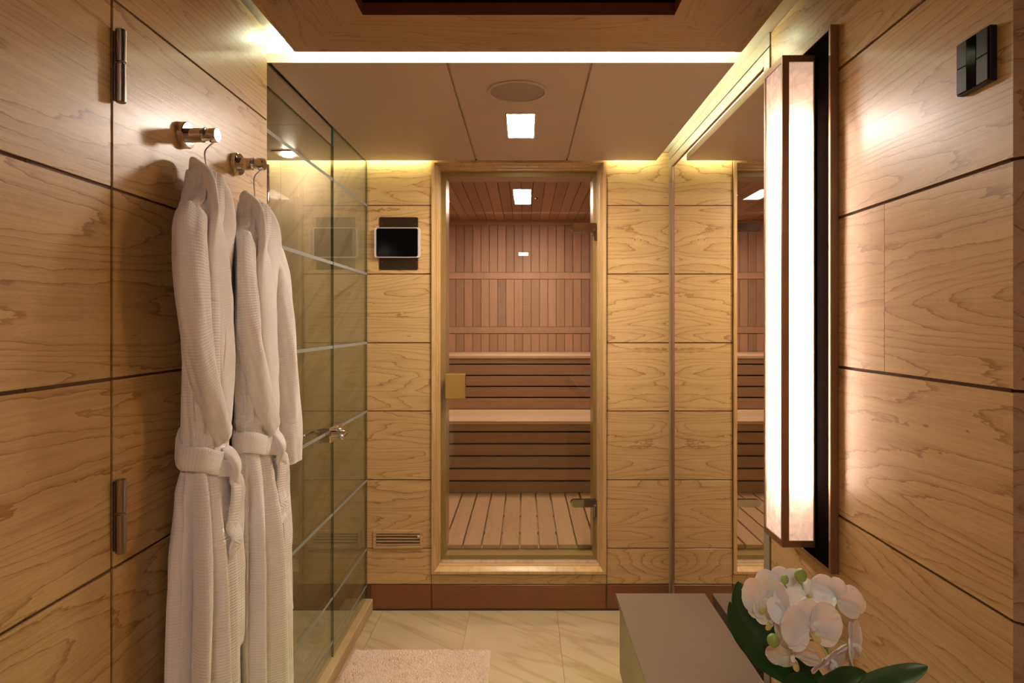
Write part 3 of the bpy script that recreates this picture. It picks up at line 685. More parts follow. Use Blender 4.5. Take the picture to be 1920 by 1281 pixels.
# ---- wall switch
F = 266.6
t = thing('wall_switch', 'black square keypad switch with small display high on the right wall', 'switch', (X(XR), Y(.318), Z(156))); org = t.location
s0, s1, sz0, sz1 = .3062, .3297, 140, 172
bm = bmesh.new(); bx(bm, X(F) + .001, X(XR) - .0002, Y(s0), Y(s1), Z(sz0), Z(sz1), .0012, 2, org=org); obj('base', bm, 'switch', t)
ds = (s1 - s0)
for a, b in ((0.03, .36), (.66, .97)):
    for c0, c1 in ((sz0 + .8, (sz0 + sz1) / 2 - .25), ((sz0 + sz1) / 2 + .25, sz1 - .8)):
        bm = bmesh.new(); bx(bm, X(F) - .001, X(F) + .001, Y(s0 + ds * a), Y(s0 + ds * b), Z(c0), Z(c1), .0004, org=org); obj('button', bm, 'switch', t)
bm = bmesh.new(); bx(bm, X(F) - .0014, X(F) + .001, Y(s0 + ds * .37), Y(s0 + ds * .65), Z(sz0 + 1), Z(sz1 - 1), .0004, org=org); obj('display', bm, 'screen', t)

# ---- control tablet on far wall
def rrect(bm, x0, x1, z0, z1, r, y0, y1, org, seg=6):
    pts = []
    for cx, cz, a0 in ((x1 - r, z0 + r, -PI / 2), (x1 - r, z1 - r, 0), (x0 + r, z1 - r, PI / 2), (x0 + r, z0 + r, PI)):
        for k in range(seg + 1):
            a = a0 + PI / 2 * k / seg; pts.append((cx + r * math.cos(a), cz + r * math.sin(a)))
    lo = [bm.verts.new((p[0] - org[0], y0 - org[1], p[1] - org[2])) for p in pts]; hi = [bm.verts.new((p[0] - org[0], y1 - org[1], p[1] - org[2])) for p in pts]
    bm.faces.new(lo); bm.faces.new(hi[::-1])
    for k in range(len(pts)): bm.faces.new((lo[k], lo[(k + 1) % len(pts)], hi[(k + 1) % len(pts)], hi[k]))
def w_(px): return X(px - VX)
def h_(py): return Z(607 - py)
yb = Y(1.0)
t = thing('control_tablet', 'black touchscreen tablet on a dark bronze plate left of the sauna door', 'control panel', (w_(747), yb, h_(456))); org = t.location
bm = bmesh.new(); rrect(bm, w_(711.5), w_(784), h_(506), h_(407.5), .006, yb - .004, yb - .0002, org); obj('mounting_plate', bm, 'bronze_plate', t)
bm = bmesh.new(); rrect(bm, w_(704), w_(789), h_(484), h_(428), .010, yb - .022, yb - .0042, org); obj('housing', bm, 'white_pl', t)
bm = bmesh.new(); rrect(bm, w_(708), w_(785), h_(482.2), h_(429.5), .008, yb - .024, yb - .0222, org); obj('screen', bm, 'screen', t)
for px, py in ((716, 421), (779.5, 421), (716, 491), (781, 491)):
    bm = bmesh.new(); c = Vector((w_(px), yb - .0042, h_(py))) - org; cyl(bm, c, c - Vector((0, .0012, 0)), .0018, 10); obj('screw', bm, 'bronze', t)
# ---- vent grille
t = thing('vent_grille', 'small wooden louvred vent low on the far wall under the tablet', 'vent', (w_(745), yb, h_(1011))); org = t.location
bm = bmesh.new(); x0, x1, z0, z1 = w_(700), w_(792.5), h_(1028), h_(994); ix0, ix1, iz0, iz1 = w_(705.5), w_(788), h_(1022.5), h_(1000)
for q in ((x0, ix0, z0, z1), (ix1, x1, z0, z1), (ix0, ix1, z0, iz0), (ix0, ix1, iz1, z1)): bx(bm, q[0], q[1], yb - .008, yb - .0003, q[2], q[3], .0008, org=org)
obj('frame', bm, 'oak_x', t)
bm = bmesh.new(); bx(bm, ix0, ix1, yb - .002, yb - .0003, iz0, iz1, org=org); obj('backing', bm, 'dark', t)
bm = bmesh.new()
for k in range(4):
    zc = iz0 + (iz1 - iz0) * (k + .32) / 4; dz = .0045
    v = [Vector(q) - org for q in ((ix0, yb - .0025, zc + dz), (ix1, yb - .0025, zc + dz), (ix1, yb - .0075, zc - dz * .5), (ix0, yb - .0075, zc - dz * .5))]
    u_ = Vector((0, 0, .0022)); a = [bm.verts.new(q) for q in v]; b = [bm.verts.new(q + u_) for q in v]
    bm.faces.new(a); bm.faces.new(b[::-1])
    for i in range(4): bm.faces.new((a[i], a[(i + 1) % 4], b[(i + 1) % 4], b[i]))
obj('slats', bm, 'coffer_x', t)
bm = bmesh.new(); bx(bm, w_(783.5), w_(787.5), yb - .011, yb - .007, h_(1007), h_(1003), .0008, org=org); obj('slider', bm, 'white_pl', t)
# ---- round blank with two holes right of the door
t = thing('sensor_cap', 'pale round cap with two pin holes right of the sauna door', 'cap', (w_(1196), yb, h_(451))); org = t.location
bm = bmesh.new(); cyl(bm, (0, -.0012, 0), (0, -.0001, 0), .0245, 40, .0004); obj('disc', bm, 'oak_x', t)
for px in (1190, 1201.5):
    bm = bmesh.new(); c = Vector((w_(px), yb - .0013, h_(450.5))) - org; cyl(bm, c, c - Vector((0, .0005, 0)), .0023, 10); obj('pin_hole', bm, 'dark', t)

# ---- bath mat with a pile
t = bmesh.new(); nx, ny = 430, 340
mx0, mx1, my0, my1 = X(-281), X(-55), Y(.873) - .46, Y(.873)
from mathutils import noise as mn
grid = []
for j in range(ny + 1):
    row = []
    for i in range(nx + 1):
        fx, fy = i / nx, j / ny; x = mx0 + (mx1 - mx0) * fx; y = my0 + (my1 - my0) * fy
        e = min(fx, 1 - fx) * (mx1 - mx0); e2 = min(fy, 1 - fy) * (my1 - my0); ed = min(e, e2)
        h = .017 * min(1, (ed / .014)) ** .5
        sw = mn.noise(Vector((x * 9, y * 9, 0))) ; 
        cv = mn.voronoi(Vector((x * 150, y * 150, 0)))[0][0]
        cr = abs(mn.noise(Vector((x * 22 + 3, y * 34, 4))))
        h += (.003 * mn.noise(Vector((x * 30, y * 30, 1))) + (.004 + .006 * max(0, sw)) * (.5 - cv) * 1.8 + .002 * mn.noise(Vector((x * 260, y * 260, 3))) - .004 * max(0, 1 - cr * 14) * max(0, min(1, sw * 3 + .5))) * min(1, ed / .01)
        x += .006 * mn.noise(Vector((fy * 9, 0, 5))) * (abs(fx - .5) * 2) ; y += .005 * mn.noise(Vector((fx * 9, 0, 8))) * (abs(fy - .5) * 2)
        row.append(t.verts.new((x, y, max(.001, h))))
    grid.append(row)
for j in range(ny):
    for i in range(nx): t.faces.new((grid[j][i], grid[j][i + 1], grid[j + 1][i + 1], grid[j + 1][i]))
bot = [t.verts.new(q) for q in ((mx0, my0, .0005), (mx1, my0, .0005), (mx1, my1, .0005), (mx0, my1, .0005))]; t.faces.new(bot)
mat_o = obj('bath_mat', t, 'mat', None, True); tag(mat_o, 'fluffy cream bath mat lying on the floor beside the shower kerb', 'bath mat')
# ---- hooks, hangers, robes
def hook(d, label):
    c = Vector((X(XL), Y(d), Z(153.5))); t = thing('robe_hook', label, 'hook', c, 'chrome robe hooks')
    bm = bmesh.new(); cyl(bm, (0.0003, 0, 0), (.014, 0, 0), .027, 48, .002); obj('rose', bm, 'chrome', t, False)
    bm = bmesh.new(); pts = [(.012, 0, 0), (.042, 0, 0), (.0425, 0, 0), (.047, 0, 0), (.056, 0, 0), (.0565, 0, 0), (.070, 0, 0), (.0715, 0, 0)]
    tube(bm, pts, [.0145, .0145, .0125, .0115, .0115, .0145, .0145, .0135], 32); obj('peg', bm, 'chrome', t, False); return t
hook(.4346, 'chrome wall hook nearer the door hinge, holding the nearer robe')
hook(.513, 'chrome wall hook nearer the shower, holding the farther robe')

def make_robe(idx, dz, d, yaw, label, hl, far_sleeve, near_path, far_path, seed, knot_a, tail1, tail2, belt_drop):
    X0 = X(-259.5); Y0 = Y(d); zr = 0.30 + dz; ZB = 0.30
    cy, sy = math.cos(yaw), math.sin(yaw)
    def W(a, b, z, raw=False):
        if not raw and b > 0 and a > 0: b *= max(.35, 1 - a * (7 if idx == 0 else 2))
        b = max(b, (-.037 + a * sy) / cy); v = Vector((b * cy - a * sy, a * cy + b * sy, z - ZB))
        yy = v.y + Y0; xs_ = -.600 - .5625 * (yy - 1.34) - X0
        if idx == 0 and yy > 1.30: v.x = min(v.x, max(xs_ - .002, -.042))
        if idx == 1 and yy < 1.52: v.x = max(v.x, xs_ + .002)
        return v     # a along wall (+ = far), b outwards
    root = thing('bathrobe', label, 'bathrobe', (X0, Y0, zr), 'white waffle robes on the hooks')
    rnd = random.Random(seed); ph = [rnd.uniform(0, 6.28) for _ in range(12)]
    Wt = [(.30, .176), (.64, .170), (.90, .150), (1.02, .128), (1.09, .112), (1.13, .112), (1.22, .120), (1.38, .130), (1.50, .135), (1.545, .132), (1.575, .125), (1.605, .085), (1.635, .062), (1.665, .050)]
    Tt = [(.30, .054), (.64, .050), (.90, .046), (1.02, .040), (1.09, .030), (1.13, .030), (1.22, .028), (1.38, .027), (1.50, .026), (1.545, .026), (1.60, .032), (1.665, .030)]
    Bt = [(.30, .016), (.9, .012), (1.1, .004), (1.35, .004), (1.6, 0.0)]
    def sec(z, th):
        w0 = interp(Wt, z); t0 = interp(Tt, z); bc = interp(Bt, z)
        c, s = math.cos(th), math.sin(th)
        a = w0 * math.copysign(abs(c) ** .8, c); b = t0 * math.copysign(abs(s) ** .8, s)
        lo = max(0, min(1, (1.09 - z) / .25)); hi = max(0, min(1, (z - 1.14) / .2)) * max(0, min(1, (1.66 - z) / .15))
        fold = 0
        if z < 1.12:
            amp = .004 + .016 * lo
            fold = amp * (math.sin(7 * th + ph[0] + .7 * math.sin(z * 3 + ph[1])) * .8 + .6 * math.sin(11 * th + ph[2] + 1.2 * z) + .35 * math.sin(17 * th + ph[3] - z))
        else:
            fold = .0055 * hi * (math.sin(5 * th + ph[4] + 5 * z) + .7 * math.sin(9 * th + ph[5] - 7 * z)) + .004 * (1 - hi) * math.sin(15 * th + ph[6])
        wst = math.exp(-((z - 1.11) / .035) ** 2)
        k = 1 + 0 * wst
        n = Vector((c / max(w0, .02), s / max(t0, .02))).normalized()
        a += n.x * fold; b += n.y * fold * .9
        b = b + bc
        return a, b
    bm = bmesh.new(); uvl = bm.loops.layers.uv.new('UVMap'); nz, nt_ = 190, 180; zs = [ZB + .002 + (1.66 - ZB - .002) * k / nz for k in range(nz + 1)]
    R = []
    for z in zs:
        row = []
        for k in range(nt_):
            a, b = sec(z, 2 * PI * k / nt_); row.append(bm.verts.new(W(a, b, z)))
        R.append(row)
    per = .62
    for i in range(nz):
        for k in range(nt_):
            f = bm.faces.new((R[i][k], R[i][(k + 1) % nt_], R[i + 1][(k + 1) % nt_], R[i + 1][k]))
            uv = [(k, i), (k + 1, i), (k + 1, i + 1), (k, i + 1)]
            for l, (uu, vv) in zip(f.loops, uv): l[uvl].uv = (uu / nt_ * per, zs[vv])
    bm.faces.new(R[0][::-1]); bm.faces.new(R[-1])
    obj('body', bm, 'robe', root, True)
    # generic cloth band: centre path with width dir and thickness, uv in metres
    def band(name, path, width, thick, wdir, mat='robe', parent=root, sub=10, rnd_edge=True, wave=0.0, closed=False):
        pts = smooth_pts([p for p in path], sub); n = len(pts); m = 22
        wd = smooth_pts(wdir, sub) if isinstance(wdir, list) else [Vector(wdir)] * n
        ws = width if not isinstance(width, list) else [interp([(i / (len(width) - 1), w) for i, w in enumerate(width)], k / (n - 1)) for k in range(n)]
        bm = bmesh.new(); ul = bm.loops.layers.uv.new('UVMap'); rings = []; L_ = 0; ls = []
        for i, p in enumerate(pts):
            t = (pts[min(i + 1, n - 1)] - pts[max(i - 1, 0)]).normalized(); w0 = wd[i]; w0 = (w0 - t * w0.dot(t)).normalized(); nn = t.cross(w0)
            if i: L_ += (p - pts[i - 1]).length
            ls.append(L_); wi = ws[i] if isinstance(ws, list) else ws; ring = []
            th = thick * (math.sin(min(1, (i / (n - 1)) * 12, ((n - 1 - i) / (n - 1)) * 12) * PI / 2) * .8 + .2)
            for k in range(m):
                a = 2 * PI * k / m; u = math.copysign(abs(math.cos(a)) ** .55, math.cos(a)) * wi / 2; v = math.copysign(abs(math.sin(a)) ** .7, math.sin(a)) * th / 2
                v += wave * math.sin(u / wi * 5 + L_ * 9 + ph[7]) 
                q = p + w0 * u + nn * v; q += nn * .002 * mn.noise(q * 22 + Vector((seed, 0, 0)))
                ring.append(bm.verts.new(q))
            rings.append(ring)
        for i in range(n - 1):
            for k in range(m):
                f = bm.faces.new((rings[i][k], rings[i][(k + 1) % m], rings[i + 1][(k + 1) % m], rings[i + 1][k]))
                for l, (kk, ii) in zip(f.loops, ((k, i), (k + 1, i), (k + 1, i + 1), (k, i + 1))): l[ul].uv = (math.cos(2 * PI * kk / m) * (ws[i] if isinstance(ws, list) else ws) / 2, ls[ii])
        bm.faces.new(rings[0][::-1]); bm.faces.new(rings[-1])
        return obj(name, bm, mat, parent, True)
    # shawl collar: one band from the near front, round the back of the neck, to the far front
    pth = [(.030, .034, 1.10), (.020, .034, 1.18), (.000, .033, 1.28), (-.022, .032, 1.39), (-.040, .031, 1.49), (-.050, .028, 1.575), (-.045, .012, 1.635), (-.024, -.016, 1.662), (0, -.022, 1.668),
           (.022, -.016, 1.660), (.042, .010, 1.63), (.046, .028, 1.565), (.036, .032, 1.48), (.022, .031, 1.39), (.010, .030, 1.30), (.004, .029, 1.22)]
    wds = [(1, .1, 0), (1, .15, -.1), (1, .2, -.2), (1, .2, -.25), (1, .1, -.3), (.8, -.2, -.7), (.4, -.2, -1), (.1, -.2, -1), (0, -.2, -1), (-.1, -.2, -1), (-.4, -.2, -1), (-.8, -.2, -.7), (-1, .1, -.3), (-1, .2, -.25), (-1, .2, -.2), (-1, .1, 0)]
    wds = [tuple(-q for q in v) if i < 8 else v for i, v in enumerate(wds)]
    wds = [Vector(v) for v in wds]; base = wds[8]
    # keep width direction continuous
    for i in range(7, -1, -1):
        if wds[i].dot(wds[i + 1]) < 0: wds[i] = -wds[i]
    for i in range(9, len(wds)):
        if wds[i].dot(wds[i - 1]) < 0: wds[i] = -wds[i]
    def Wd(v): return Vector((v.y * cy - v.x * sy, v.x * cy + v.y * sy, v.z))
    band('collar', [W(*p) for p in pth], [.045, .07, .085, .09, .085, .065, .05, .05, .05, .065, .08, .085, .08, .07, .05], .020, [Wd(v) for v in wds], 'robe_flat', wave=.002)
    # sleeves
    def sleeve(path, rads, nm='sleeve'):
        pts = smooth_pts([W(*p) for p in path], 12); n = len(pts); m = 56
        bm = bmesh.new(); ul = bm.loops.layers.uv.new('UVMap'); rings = []; L_ = 0; ls = []
        fr = Wd(Vector((0, 1, 0)))
        for i, p in enumerate(pts):
            t = (pts[min(i + 1, n - 1)] - pts[max(i - 1, 0)]).normalized(); a0 = (fr - t * fr.dot(t)).normalized(); b0 = t.cross(a0)
            if i: L_ += (p - pts[i - 1]).length
            ls.append(L_); f_ = i / (n - 1); ra = interp([(k / (len(rads) - 1), r[0]) for k, r in enumerate(rads)], f_); rb = interp([(k / (len(rads) - 1), r[1]) for k, r in enumerate(rads)], f_)
            cap = min(1, math.sin(min(1, f_ * 9) * PI / 2) * .9 + .1)
            ring = []
            for k in range(m):
                a = 2 * PI * k / m
                fo = 1 + .055 * math.sin(3 * a + ph[8] + 6 * f_) + .05 * math.sin(5 * a + ph[9] - 9 * f_) + .02 * math.sin(9 * a + 20 * f_)
                q = p + (a0 * math.cos(a) * ra + b0 * math.sin(a) * rb) * fo * cap; yy = q.y + Y0; xs_ = -.600 - .5625 * (yy - 1.34) - X0
                if idx == 0 and yy > 1.30: q.x = min(q.x, max(xs_ - .002, -.041))
                if idx == 1 and yy < 1.52: q.x = max(q.x, xs_ + .002)
                q.x = max(q.x, -.042); ring.append(bm.verts.new(q))
            rings.append(ring)
        # turn the cuff inward
        last = rings[-1]; pc_ = pts[-1]; t = (pts[-1] - pts[-2]).normalized()
        inn = [bm.verts.new(pc_ + (v.co - pc_) * .8 - t * .001) for v in last]; inn2 = [bm.verts.new(pc_ + (v.co - pc_) * .75 - t * .05) for v in last]
        rings += [inn, inn2]; ls += [L_ + .01, L_ + .05]
        for i in range(len(rings) - 1):
            for k in range(m):
                f = bm.faces.new((rings[i][k], rings[i][(k + 1) % m], rings[i + 1][(k + 1) % m], rings[i + 1][k]))
                for l, (kk, ii) in zip(f.loops, ((k, i), (k + 1, i), (k + 1, i + 1), (k, i + 1))): l[ul].uv = (kk / m * .3, ls[ii])
        bm.faces.new(rings[0][::-1]); bm.faces.new(rings[-1])
        return obj(nm, bm, 'robe', root, True)
    sleeve(near_path, [(.024, .034), (.028, .042), (.027, .042), (.024, .040), (.022, .038), (.018, .034)])
    sleeve(far_path, far_sleeve)
    # belt: sagging ring, tied with a knot, two tails
    pts = []
    for k in range(37):
        th = PI / 2 + 2 * PI * k / 36 + .35; z = 1.115; w0 = interp(Wt, z) + .008; t0 = interp(Tt, z) + .008
        c, s = math.cos(th), math.sin(th); a = w0 * math.copysign(abs(c) ** .8, c); b = t0 * math.copysign(abs(s) ** .8, s) + .004
        zz = 1.128 - belt_drop * (s * .5 + .5) + .006 * math.sin(3 * th)
        pts.append(W(a, b, zz))
    belt = band('belt', pts, .046, .010, (0, 0, 1), 'robe', sub=3)
    ka, kb, kz = knot_a, .044, 1.105 - belt_drop
    def kn(path, wdt, th, wd): return band('knot', [W(ka + p[0], kb + p[1], kz + p[2], True) for p in path], wdt, th, Wd(Vector(wd)), 'robe_flat', parent=belt, sub=6)
    kn([(-.035, -.012, .012), (-.012, .010, .006), (.008, .016, -.012), (.004, .006, -.03)], .034, .014, (.3, 0, 1))
    kn([(.006, -.008, .045), (-.008, .014, .028), (-.012, .022, .004), (-.004, .012, -.022)], .030, .014, (1, 0, .3))
    kn([(-.012, .018, -.010), (.010, .024, -.024), (.036, .014, -.030), (.048, .002, -.018)], .026, .013, (.2, 0, 1))
    for (da, dz0, zend, wdt) in (tail1, tail2):
        z0 = kz - .01
        p = [W(ka + .002, kb + .006, z0 + .015, True), W(ka + da * .5, kb + .020, z0 - .02, True), W(ka + da, kb + .018, z0 - .08, True)]
        for q in range(1, 6): p.append(W(ka + da + .004 * math.sin(q * 2 + seed), kb + .018 + .006 * q / 5 + .003 * math.sin(q * 1.7 + seed), z0 - .08 + (zend - z0 + .08) * q / 5, True))
        band('tail', p, [wdt * .6, wdt * .9, wdt, wdt, wdt, wdt], .009, Wd(Vector((1, .25, 0))), 'robe', parent=belt, sub=8)
    # hanger (separate thing) inside
    h = thing('coat_hanger', label.replace('white waffle bathrobe', 'wire-hooked hanger inside the white waffle bathrobe'), 'hanger', (X0, Y0, 1.55), 'robe hangers')
    o2 = Vector((0, 0, dz + .30 - 1.55))
    bm = bmesh.new(); zc_ = Z(153.5) - 1.55
    hk = [Vector((0, 0, 1.60 + dz - 1.55)), Vector((0, 0, 1.672 + dz - 1.55)), Vector((.003, -.012, 1.69 - 1.55)), Vector((.007, .000, 1.708 - 1.55)), Vector((.009, .0165, zc_ - .008)), Vector((.0, .0148, zc_ + .002)), Vector((.0, .010, zc_ + .0108)), Vector((.0, .000, zc_ + .0146)), Vector((.0, -.010, zc_ + .0108)), Vector((.0, -.0148, zc_ + .002)), Vector((.0, -.0152, zc_ - .004))]
    tube(bm, smooth_pts(hk, 6), .0016, 10); obj('wire_hook', bm, 'brushed', h, True)
    bm = bmesh.new(); pts = smooth_pts([W(a, b, z) + o2 for a, b, z in ((-.125, 0, 1.552), (-.08, 0, 1.58), (-.03, -.003, 1.603), (0, -.004, 1.608), (.03, -.003, 1.603), (.08, 0, 1.58), (.125, 0, 1.552))], 5)
    tube(bm, pts, .008, 10); obj('shoulder_bar', bm, 'duck', h, True)
    return root
N1 = [(-.080, .000, 1.580), (-.126, .006, 1.515), (-.134, .014, 1.40), (-.118, .022, 1.30), (-.075, .032, 1.20), (-.030, .038, 1.135)]
F1 = [(.105, .000, 1.555), (.118, -.004, 1.50), (.120, -.006, 1.38), (.115, -.006, 1.25), (.105, -.004, 1.12), (.10, -.004, 1.04)]
make_robe(0, -.012, .4346, .19, 'white waffle bathrobe on the hook nearer the hinged wooden door', .19, [(.020, .040), (.022, .046), (.022, .045), (.022, .04), (.022, .04), (.02, .036)], N1, F1, 3,
          -.020, (.018, 0, .69, .046), (-.022, 0, .90, .040), .045)
N2 = [(-.080, .002, 1.580), (-.126, .008, 1.515), (-.128, .016, 1.40), (-.105, .026, 1.30), (-.060, .034, 1.20), (-.005, .040, 1.13)]
F2 = [(.085, .002, 1.580), (.155, .010, 1.50), (.190, .018, 1.38), (.205, .028, 1.25), (.222, .040, 1.12), (.238, .048, .995)]
make_robe(1, -.030, .513, .12, 'white waffle bathrobe on the hook nearer the glass shower', .19, [(.030, .040), (.036, .052), (.036, .050), (.036, .046), (.034, .042), (.030, .038)], N2, F2, 11,
          .0, (.030, 0, .66, .046), (-.012, 0, .90, .036), .035)

# ---- orchid on a wall console below the frame
t = thing('console_shelf', 'taupe wall-hung console under the orchid beside the right wall', 'shelf', (X(200), Y(.32), .40)); org = t.location
bm = bmesh.new(); bx(bm, X(125), X(XR) - .001, Y(.22), Y(.405), .56, .59, .002, org=org); obj('top', bm, 'taupe', t)
bm = bmesh.new(); bx(bm, X(135), X(XR) - .001, Y(.23), Y(.395), .40, .559, .002, org=org); obj('body', bm, 'taupe', t)
OD = .335
base = Vector((X((1545 - VX) * OD), Y(OD), .591))
t = thing('potted_orchid', 'white moth orchid with green buds and strap leaves in front of the right wall', 'plant', base); org = Vector(base)
bm = bmesh.new(); n = 40; rr = []
for r, z in ((.001, 0.0), (.040, 0.0), (.045, .004), (.056, .09), (.057, .10), (.053, .10), (.051, .085), (.001, .085)): rr.append([bm.verts.new((r * math.cos(2 * PI * k / n), r * math.sin(2 * PI * k / n), z)) for k in range(n)])
for i in range(len(rr) - 1):
    for k in range(n): bm.faces.new((rr[i][k], rr[i][(k + 1) % n], rr[i + 1][(k + 1) % n], rr[i + 1][k]))
obj('pot', bm, 'pot', t, True)
def LP(px, py, d): return P(px, py, d) - org
def petal_surface(bm, c, out, side, nrm, ln, wd, cup, tipr=1.0, notch=0.0, wob=0.0, nu=18, nv=12, seed=0):
    """broad petal: starts at c, extends along out; side = width axis; nrm = facing; cup bends towards nrm. Closed thin solid."""
    top = []; botv = []
    for i in range(nu + 1):
        u = i / nu; wprof = (max(0.0, 1 - ((u - .56) / .44) ** 2)) ** .5 if u > .56 else (.16 + .84 * math.sin(u / .56 * PI / 2) ** .9)
        r1 = []; r2 = []
        for j in range(nv + 1):
            v = j / nv * 2 - 1
            p = c + out * (ln * u) + side * (v * wd * .5 * max(wprof, .02)) + nrm * (cup * ln * (u * u * .55 + v * v * .30 * wprof) + wob * ln * mn.noise(Vector((u * 3, v * 3, seed))))
            r1.append(bm.verts.new(p)); r2.append(bm.verts.new(p - nrm * .0006))
        top.append(r1); botv.append(r2)
    for i in range(nu):
        for j in range(nv):
            bm.faces.new((top[i][j], top[i][j + 1], top[i + 1][j + 1], top[i + 1][j])); bm.faces.new((botv[i][j], botv[i + 1][j], botv[i + 1][j + 1], botv[i][j + 1]))
    for i in range(nu):
        bm.faces.new((top[i][0], top[i + 1][0], botv[i + 1][0], botv[i][0])); bm.faces.new((top[i][nv], botv[i][nv], botv[i + 1][nv], top[i + 1][nv]))
    for j in range(nv):
        bm.faces.new((top[0][j], botv[0][j], botv[0][j + 1], top[0][j + 1])); bm.faces.new((top[nu][j], top[nu][j + 1], botv[nu][j + 1], botv[nu][j]))
def bloom(px, py, d, r, face, roll=0.0, seed=0, closed=0.0):
    c = LP(px, py, d); nrm = Vector(face).normalized(); R_ = r * .93 * S * d
    up = Vector((0, 0, 1)); up = (up - nrm * up.dot(nrm)).normalized(); rt = up.cross(nrm) * -1
    up, rt = (up * math.cos(roll) + rt * math.sin(roll)), (rt * math.cos(roll) - up * math.sin(roll))
    bm = bmesh.new()
    for a in (90, 212, 328):                       # sepals behind
        a = math.radians(a); o_ = rt * math.cos(a) + up * math.sin(a); s_ = o_.cross(nrm)
        petal_surface(bm, c - nrm * .002 + o_ * .002, o_, s_, nrm, R_ * .95, R_ * .72, .10 + closed, seed=seed + a, wob=.05)
    for a in (18, 162):                            # two broad petals in front
        a = math.radians(a); o_ = rt * math.cos(a) + up * math.sin(a); s_ = o_.cross(nrm)
        petal_surface(bm, c + nrm * .001 + o_ * .001, o_, s_, nrm, R_ * 1.05, R_ * 1.30, .12 + closed, seed=seed + a + 3, wob=.07)
    b = obj('bloom', bm, 'petal', t, True)
    bm = bmesh.new()                               # lip with two side lobes and a column
    tube(bm, smooth_pts([c + nrm * .002 + up * .002, c + nrm * .008 + up * .003, c + nrm * .012 - up * .001], 4), [.0035] * 8 + [.0025], 10)
    for s_ in (-1, 1): petal_surface(bm, c + nrm * .004 - up * .003, (rt * s_ * .7 + nrm * .7).normalized(), up, (rt * -s_ + nrm).normalized(), R_ * .28, R_ * .26, .4, nu=6, nv=6)
    o1 = obj('column', bm, 'petal', b, True)
    bm = bmesh.new(); petal_surface(bm, c + nrm * .005 - up * .005, (-up * .75 + nrm * .65).normalized(), rt, (nrm * .75 + up * .65).normalized(), R_ * .42, R_ * .26, .45, nu=8, nv=6)
    ball(bm, c + nrm * .007 - up * .004, .0028, 8); q = obj('lip', bm, 'lip', b, True); q['label'] = 'yellow green lip'
    return b
BL = [(1440, 1128, .335, 52, (-.75, -.55, .15), .2, 1, .15), (1466, 1105, .345, 50, (-.35, -.5, .75), .3, 2, .1), (1512, 1120, .340, 52, (.05, -.45, .9), -.3, 3, .1),
      (1568, 1122, .345, 50, (.55, .55, .25), .2, 4, .05), (1548, 1148, .352, 44, (.5, -.6, .3), .9, 5, .1), (1452, 1162, .330, 42, (-.7, -.6, -.1), -.4, 6, .1),
      (1520, 1178, .318, 60, (.02, -.97, .12), .12, 7, .03), (1598, 1212, .335, 50, (.75, -.6, .1), .1, 8, .08), (1488, 1228, .326, 50, (-.35, -.75, -.5), .4, 9, .1),
      (1556, 1238, .330, 50, (.35, -.7, -.45), -.3, 10, .1), (1478, 1142, .327, 40, (-.1, -.8, .5), .5, 12, .1)]
for q in BL: bloom(*q)
hub = LP(1530, 1200, .352)
bm = bmesh.new(); tube(bm, smooth_pts([LP(1545, 1330, .342), LP(1560, 1270, .352), LP(1550, 1210, .356), LP(1520, 1150, .352), LP(1500, 1105, .346), LP(1501, 1085, .342)], 8), .0022, 8)
for q in BL: tube(bm, smooth_pts([hub, (hub + LP(q[0], q[1], q[2])) / 2 + Vector((0, .006, .004)), LP(q[0], q[1], q[2]) - Vector(q[4]).normalized() * .003], 4), .0012, 6)
for q in ((1500, 1078), (1471, 1090), (1452, 1200)): tube(bm, smooth_pts([hub, (hub + LP(q[0], q[1], .34)) / 2, LP(q[0], q[1] + 6, .335)], 4), .0012, 6)
tube(bm, [Vector((0, 0, .08)), LP(1545, 1330, .342)], .0022, 8)
obj('stem', bm, 'bud', t, True)
for px, py, d, r in ((1501, 1079, .332, 11.5), (1471, 1086, .336, 7.5), (1450, 1201, .320, 11.5)):
    bm = bmesh.new(); ball(bm, LP(px, py, d), r * S * d, 20, (1, 1, 1.08))
    for k in range(3):                             # faint overlapping sepals at the bud base
        a = k * 2.1; ball(bm, LP(px, py, d) + Vector((math.cos(a) * .0012, math.sin(a) * .0012, -.0022)), r * S * d * .86, 14)
    obj('bud', bm, 'bud', t, True)
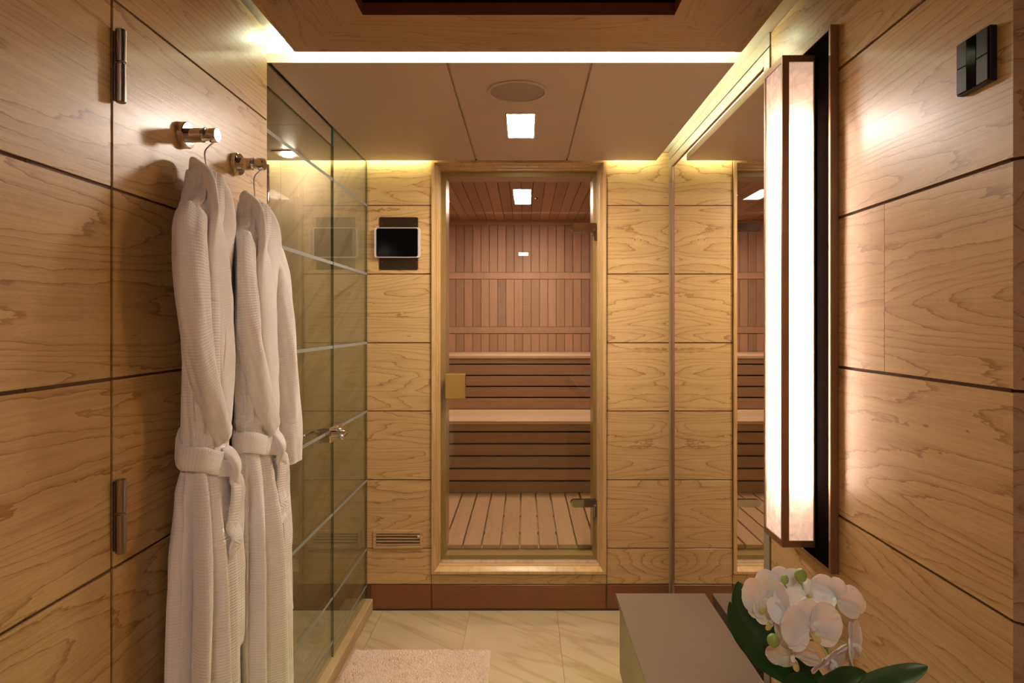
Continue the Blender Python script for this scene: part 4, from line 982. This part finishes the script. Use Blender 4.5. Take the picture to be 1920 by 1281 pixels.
def leaf(pts, width, mat='leaf', tilt=(0, -1, .4), nv=8, fold=.25):
    P_ = smooth_pts(pts, 10); n = len(P_); bm = bmesh.new(); top = []; bt = []
    for i, p in enumerate(P_):
        u = i / (n - 1); tt = (P_[min(i + 1, n - 1)] - P_[max(i - 1, 0)]).normalized(); nn = Vector(tilt); nn = (nn - tt * nn.dot(tt)).normalized(); sd = tt.cross(nn)
        wv = width * (min(1, .45 + u * 1.4) * (1 - max(0, (u - .55) / .45) ** 2.6)) * .5 + .0004
        a = []; b = []
        for j in range(nv + 1):
            v = j / nv * 2 - 1; q = p + sd * v * wv + nn * fold * wv * v * v
            a.append(bm.verts.new(q + nn * .0008)); b.append(bm.verts.new(q - nn * .0008))
        top.append(a); bt.append(b)
    for i in range(n - 1):
        for j in range(nv):
            bm.faces.new((top[i][j], top[i][j + 1], top[i + 1][j + 1], top[i + 1][j])); bm.faces.new((bt[i][j], bt[i + 1][j], bt[i + 1][j + 1], bt[i][j + 1]))
        bm.faces.new((top[i][0], top[i + 1][0], bt[i + 1][0], bt[i][0])); bm.faces.new((top[i][nv], bt[i][nv], bt[i + 1][nv], top[i + 1][nv]))
    for e in (0, n - 1):
        for j in range(nv): bm.faces.new((top[e][j], bt[e][j], bt[e][j + 1], top[e][j + 1]))
    return obj('leaf', bm, mat, t, True)
root = Vector((0, 0, .088))
leaf([root, LP(1525, 1290, .340), LP(1450, 1215, .345), LP(1398, 1145, .350), LP(1383, 1090, .352)], .052, 'leaf')
leaf([root + Vector((-.01, 0, 0)), LP(1500, 1290, .335), LP(1430, 1235, .335), LP(1385, 1180, .338), LP(1368, 1128, .340)], .030, 'leaf', (-.3, -1, .5))
leaf([root, LP(1540, 1310, .325), LP(1580, 1278, .315), LP(1625, 1262, .31)], .036, 'leaf', (0, -1, 1.6))
leaf([root, LP(1570, 1320, .330), LP(1640, 1284, .325), LP(1700, 1265, .32), LP(1740, 1250, .318)], .032, 'leaf_l', (.1, -1, 1.4))
leaf([root, LP(1530, 1320, .320), LP(1500, 1290, .315), LP(1470, 1300, .31)], .040, 'leaf', (0, -1, 1.0))
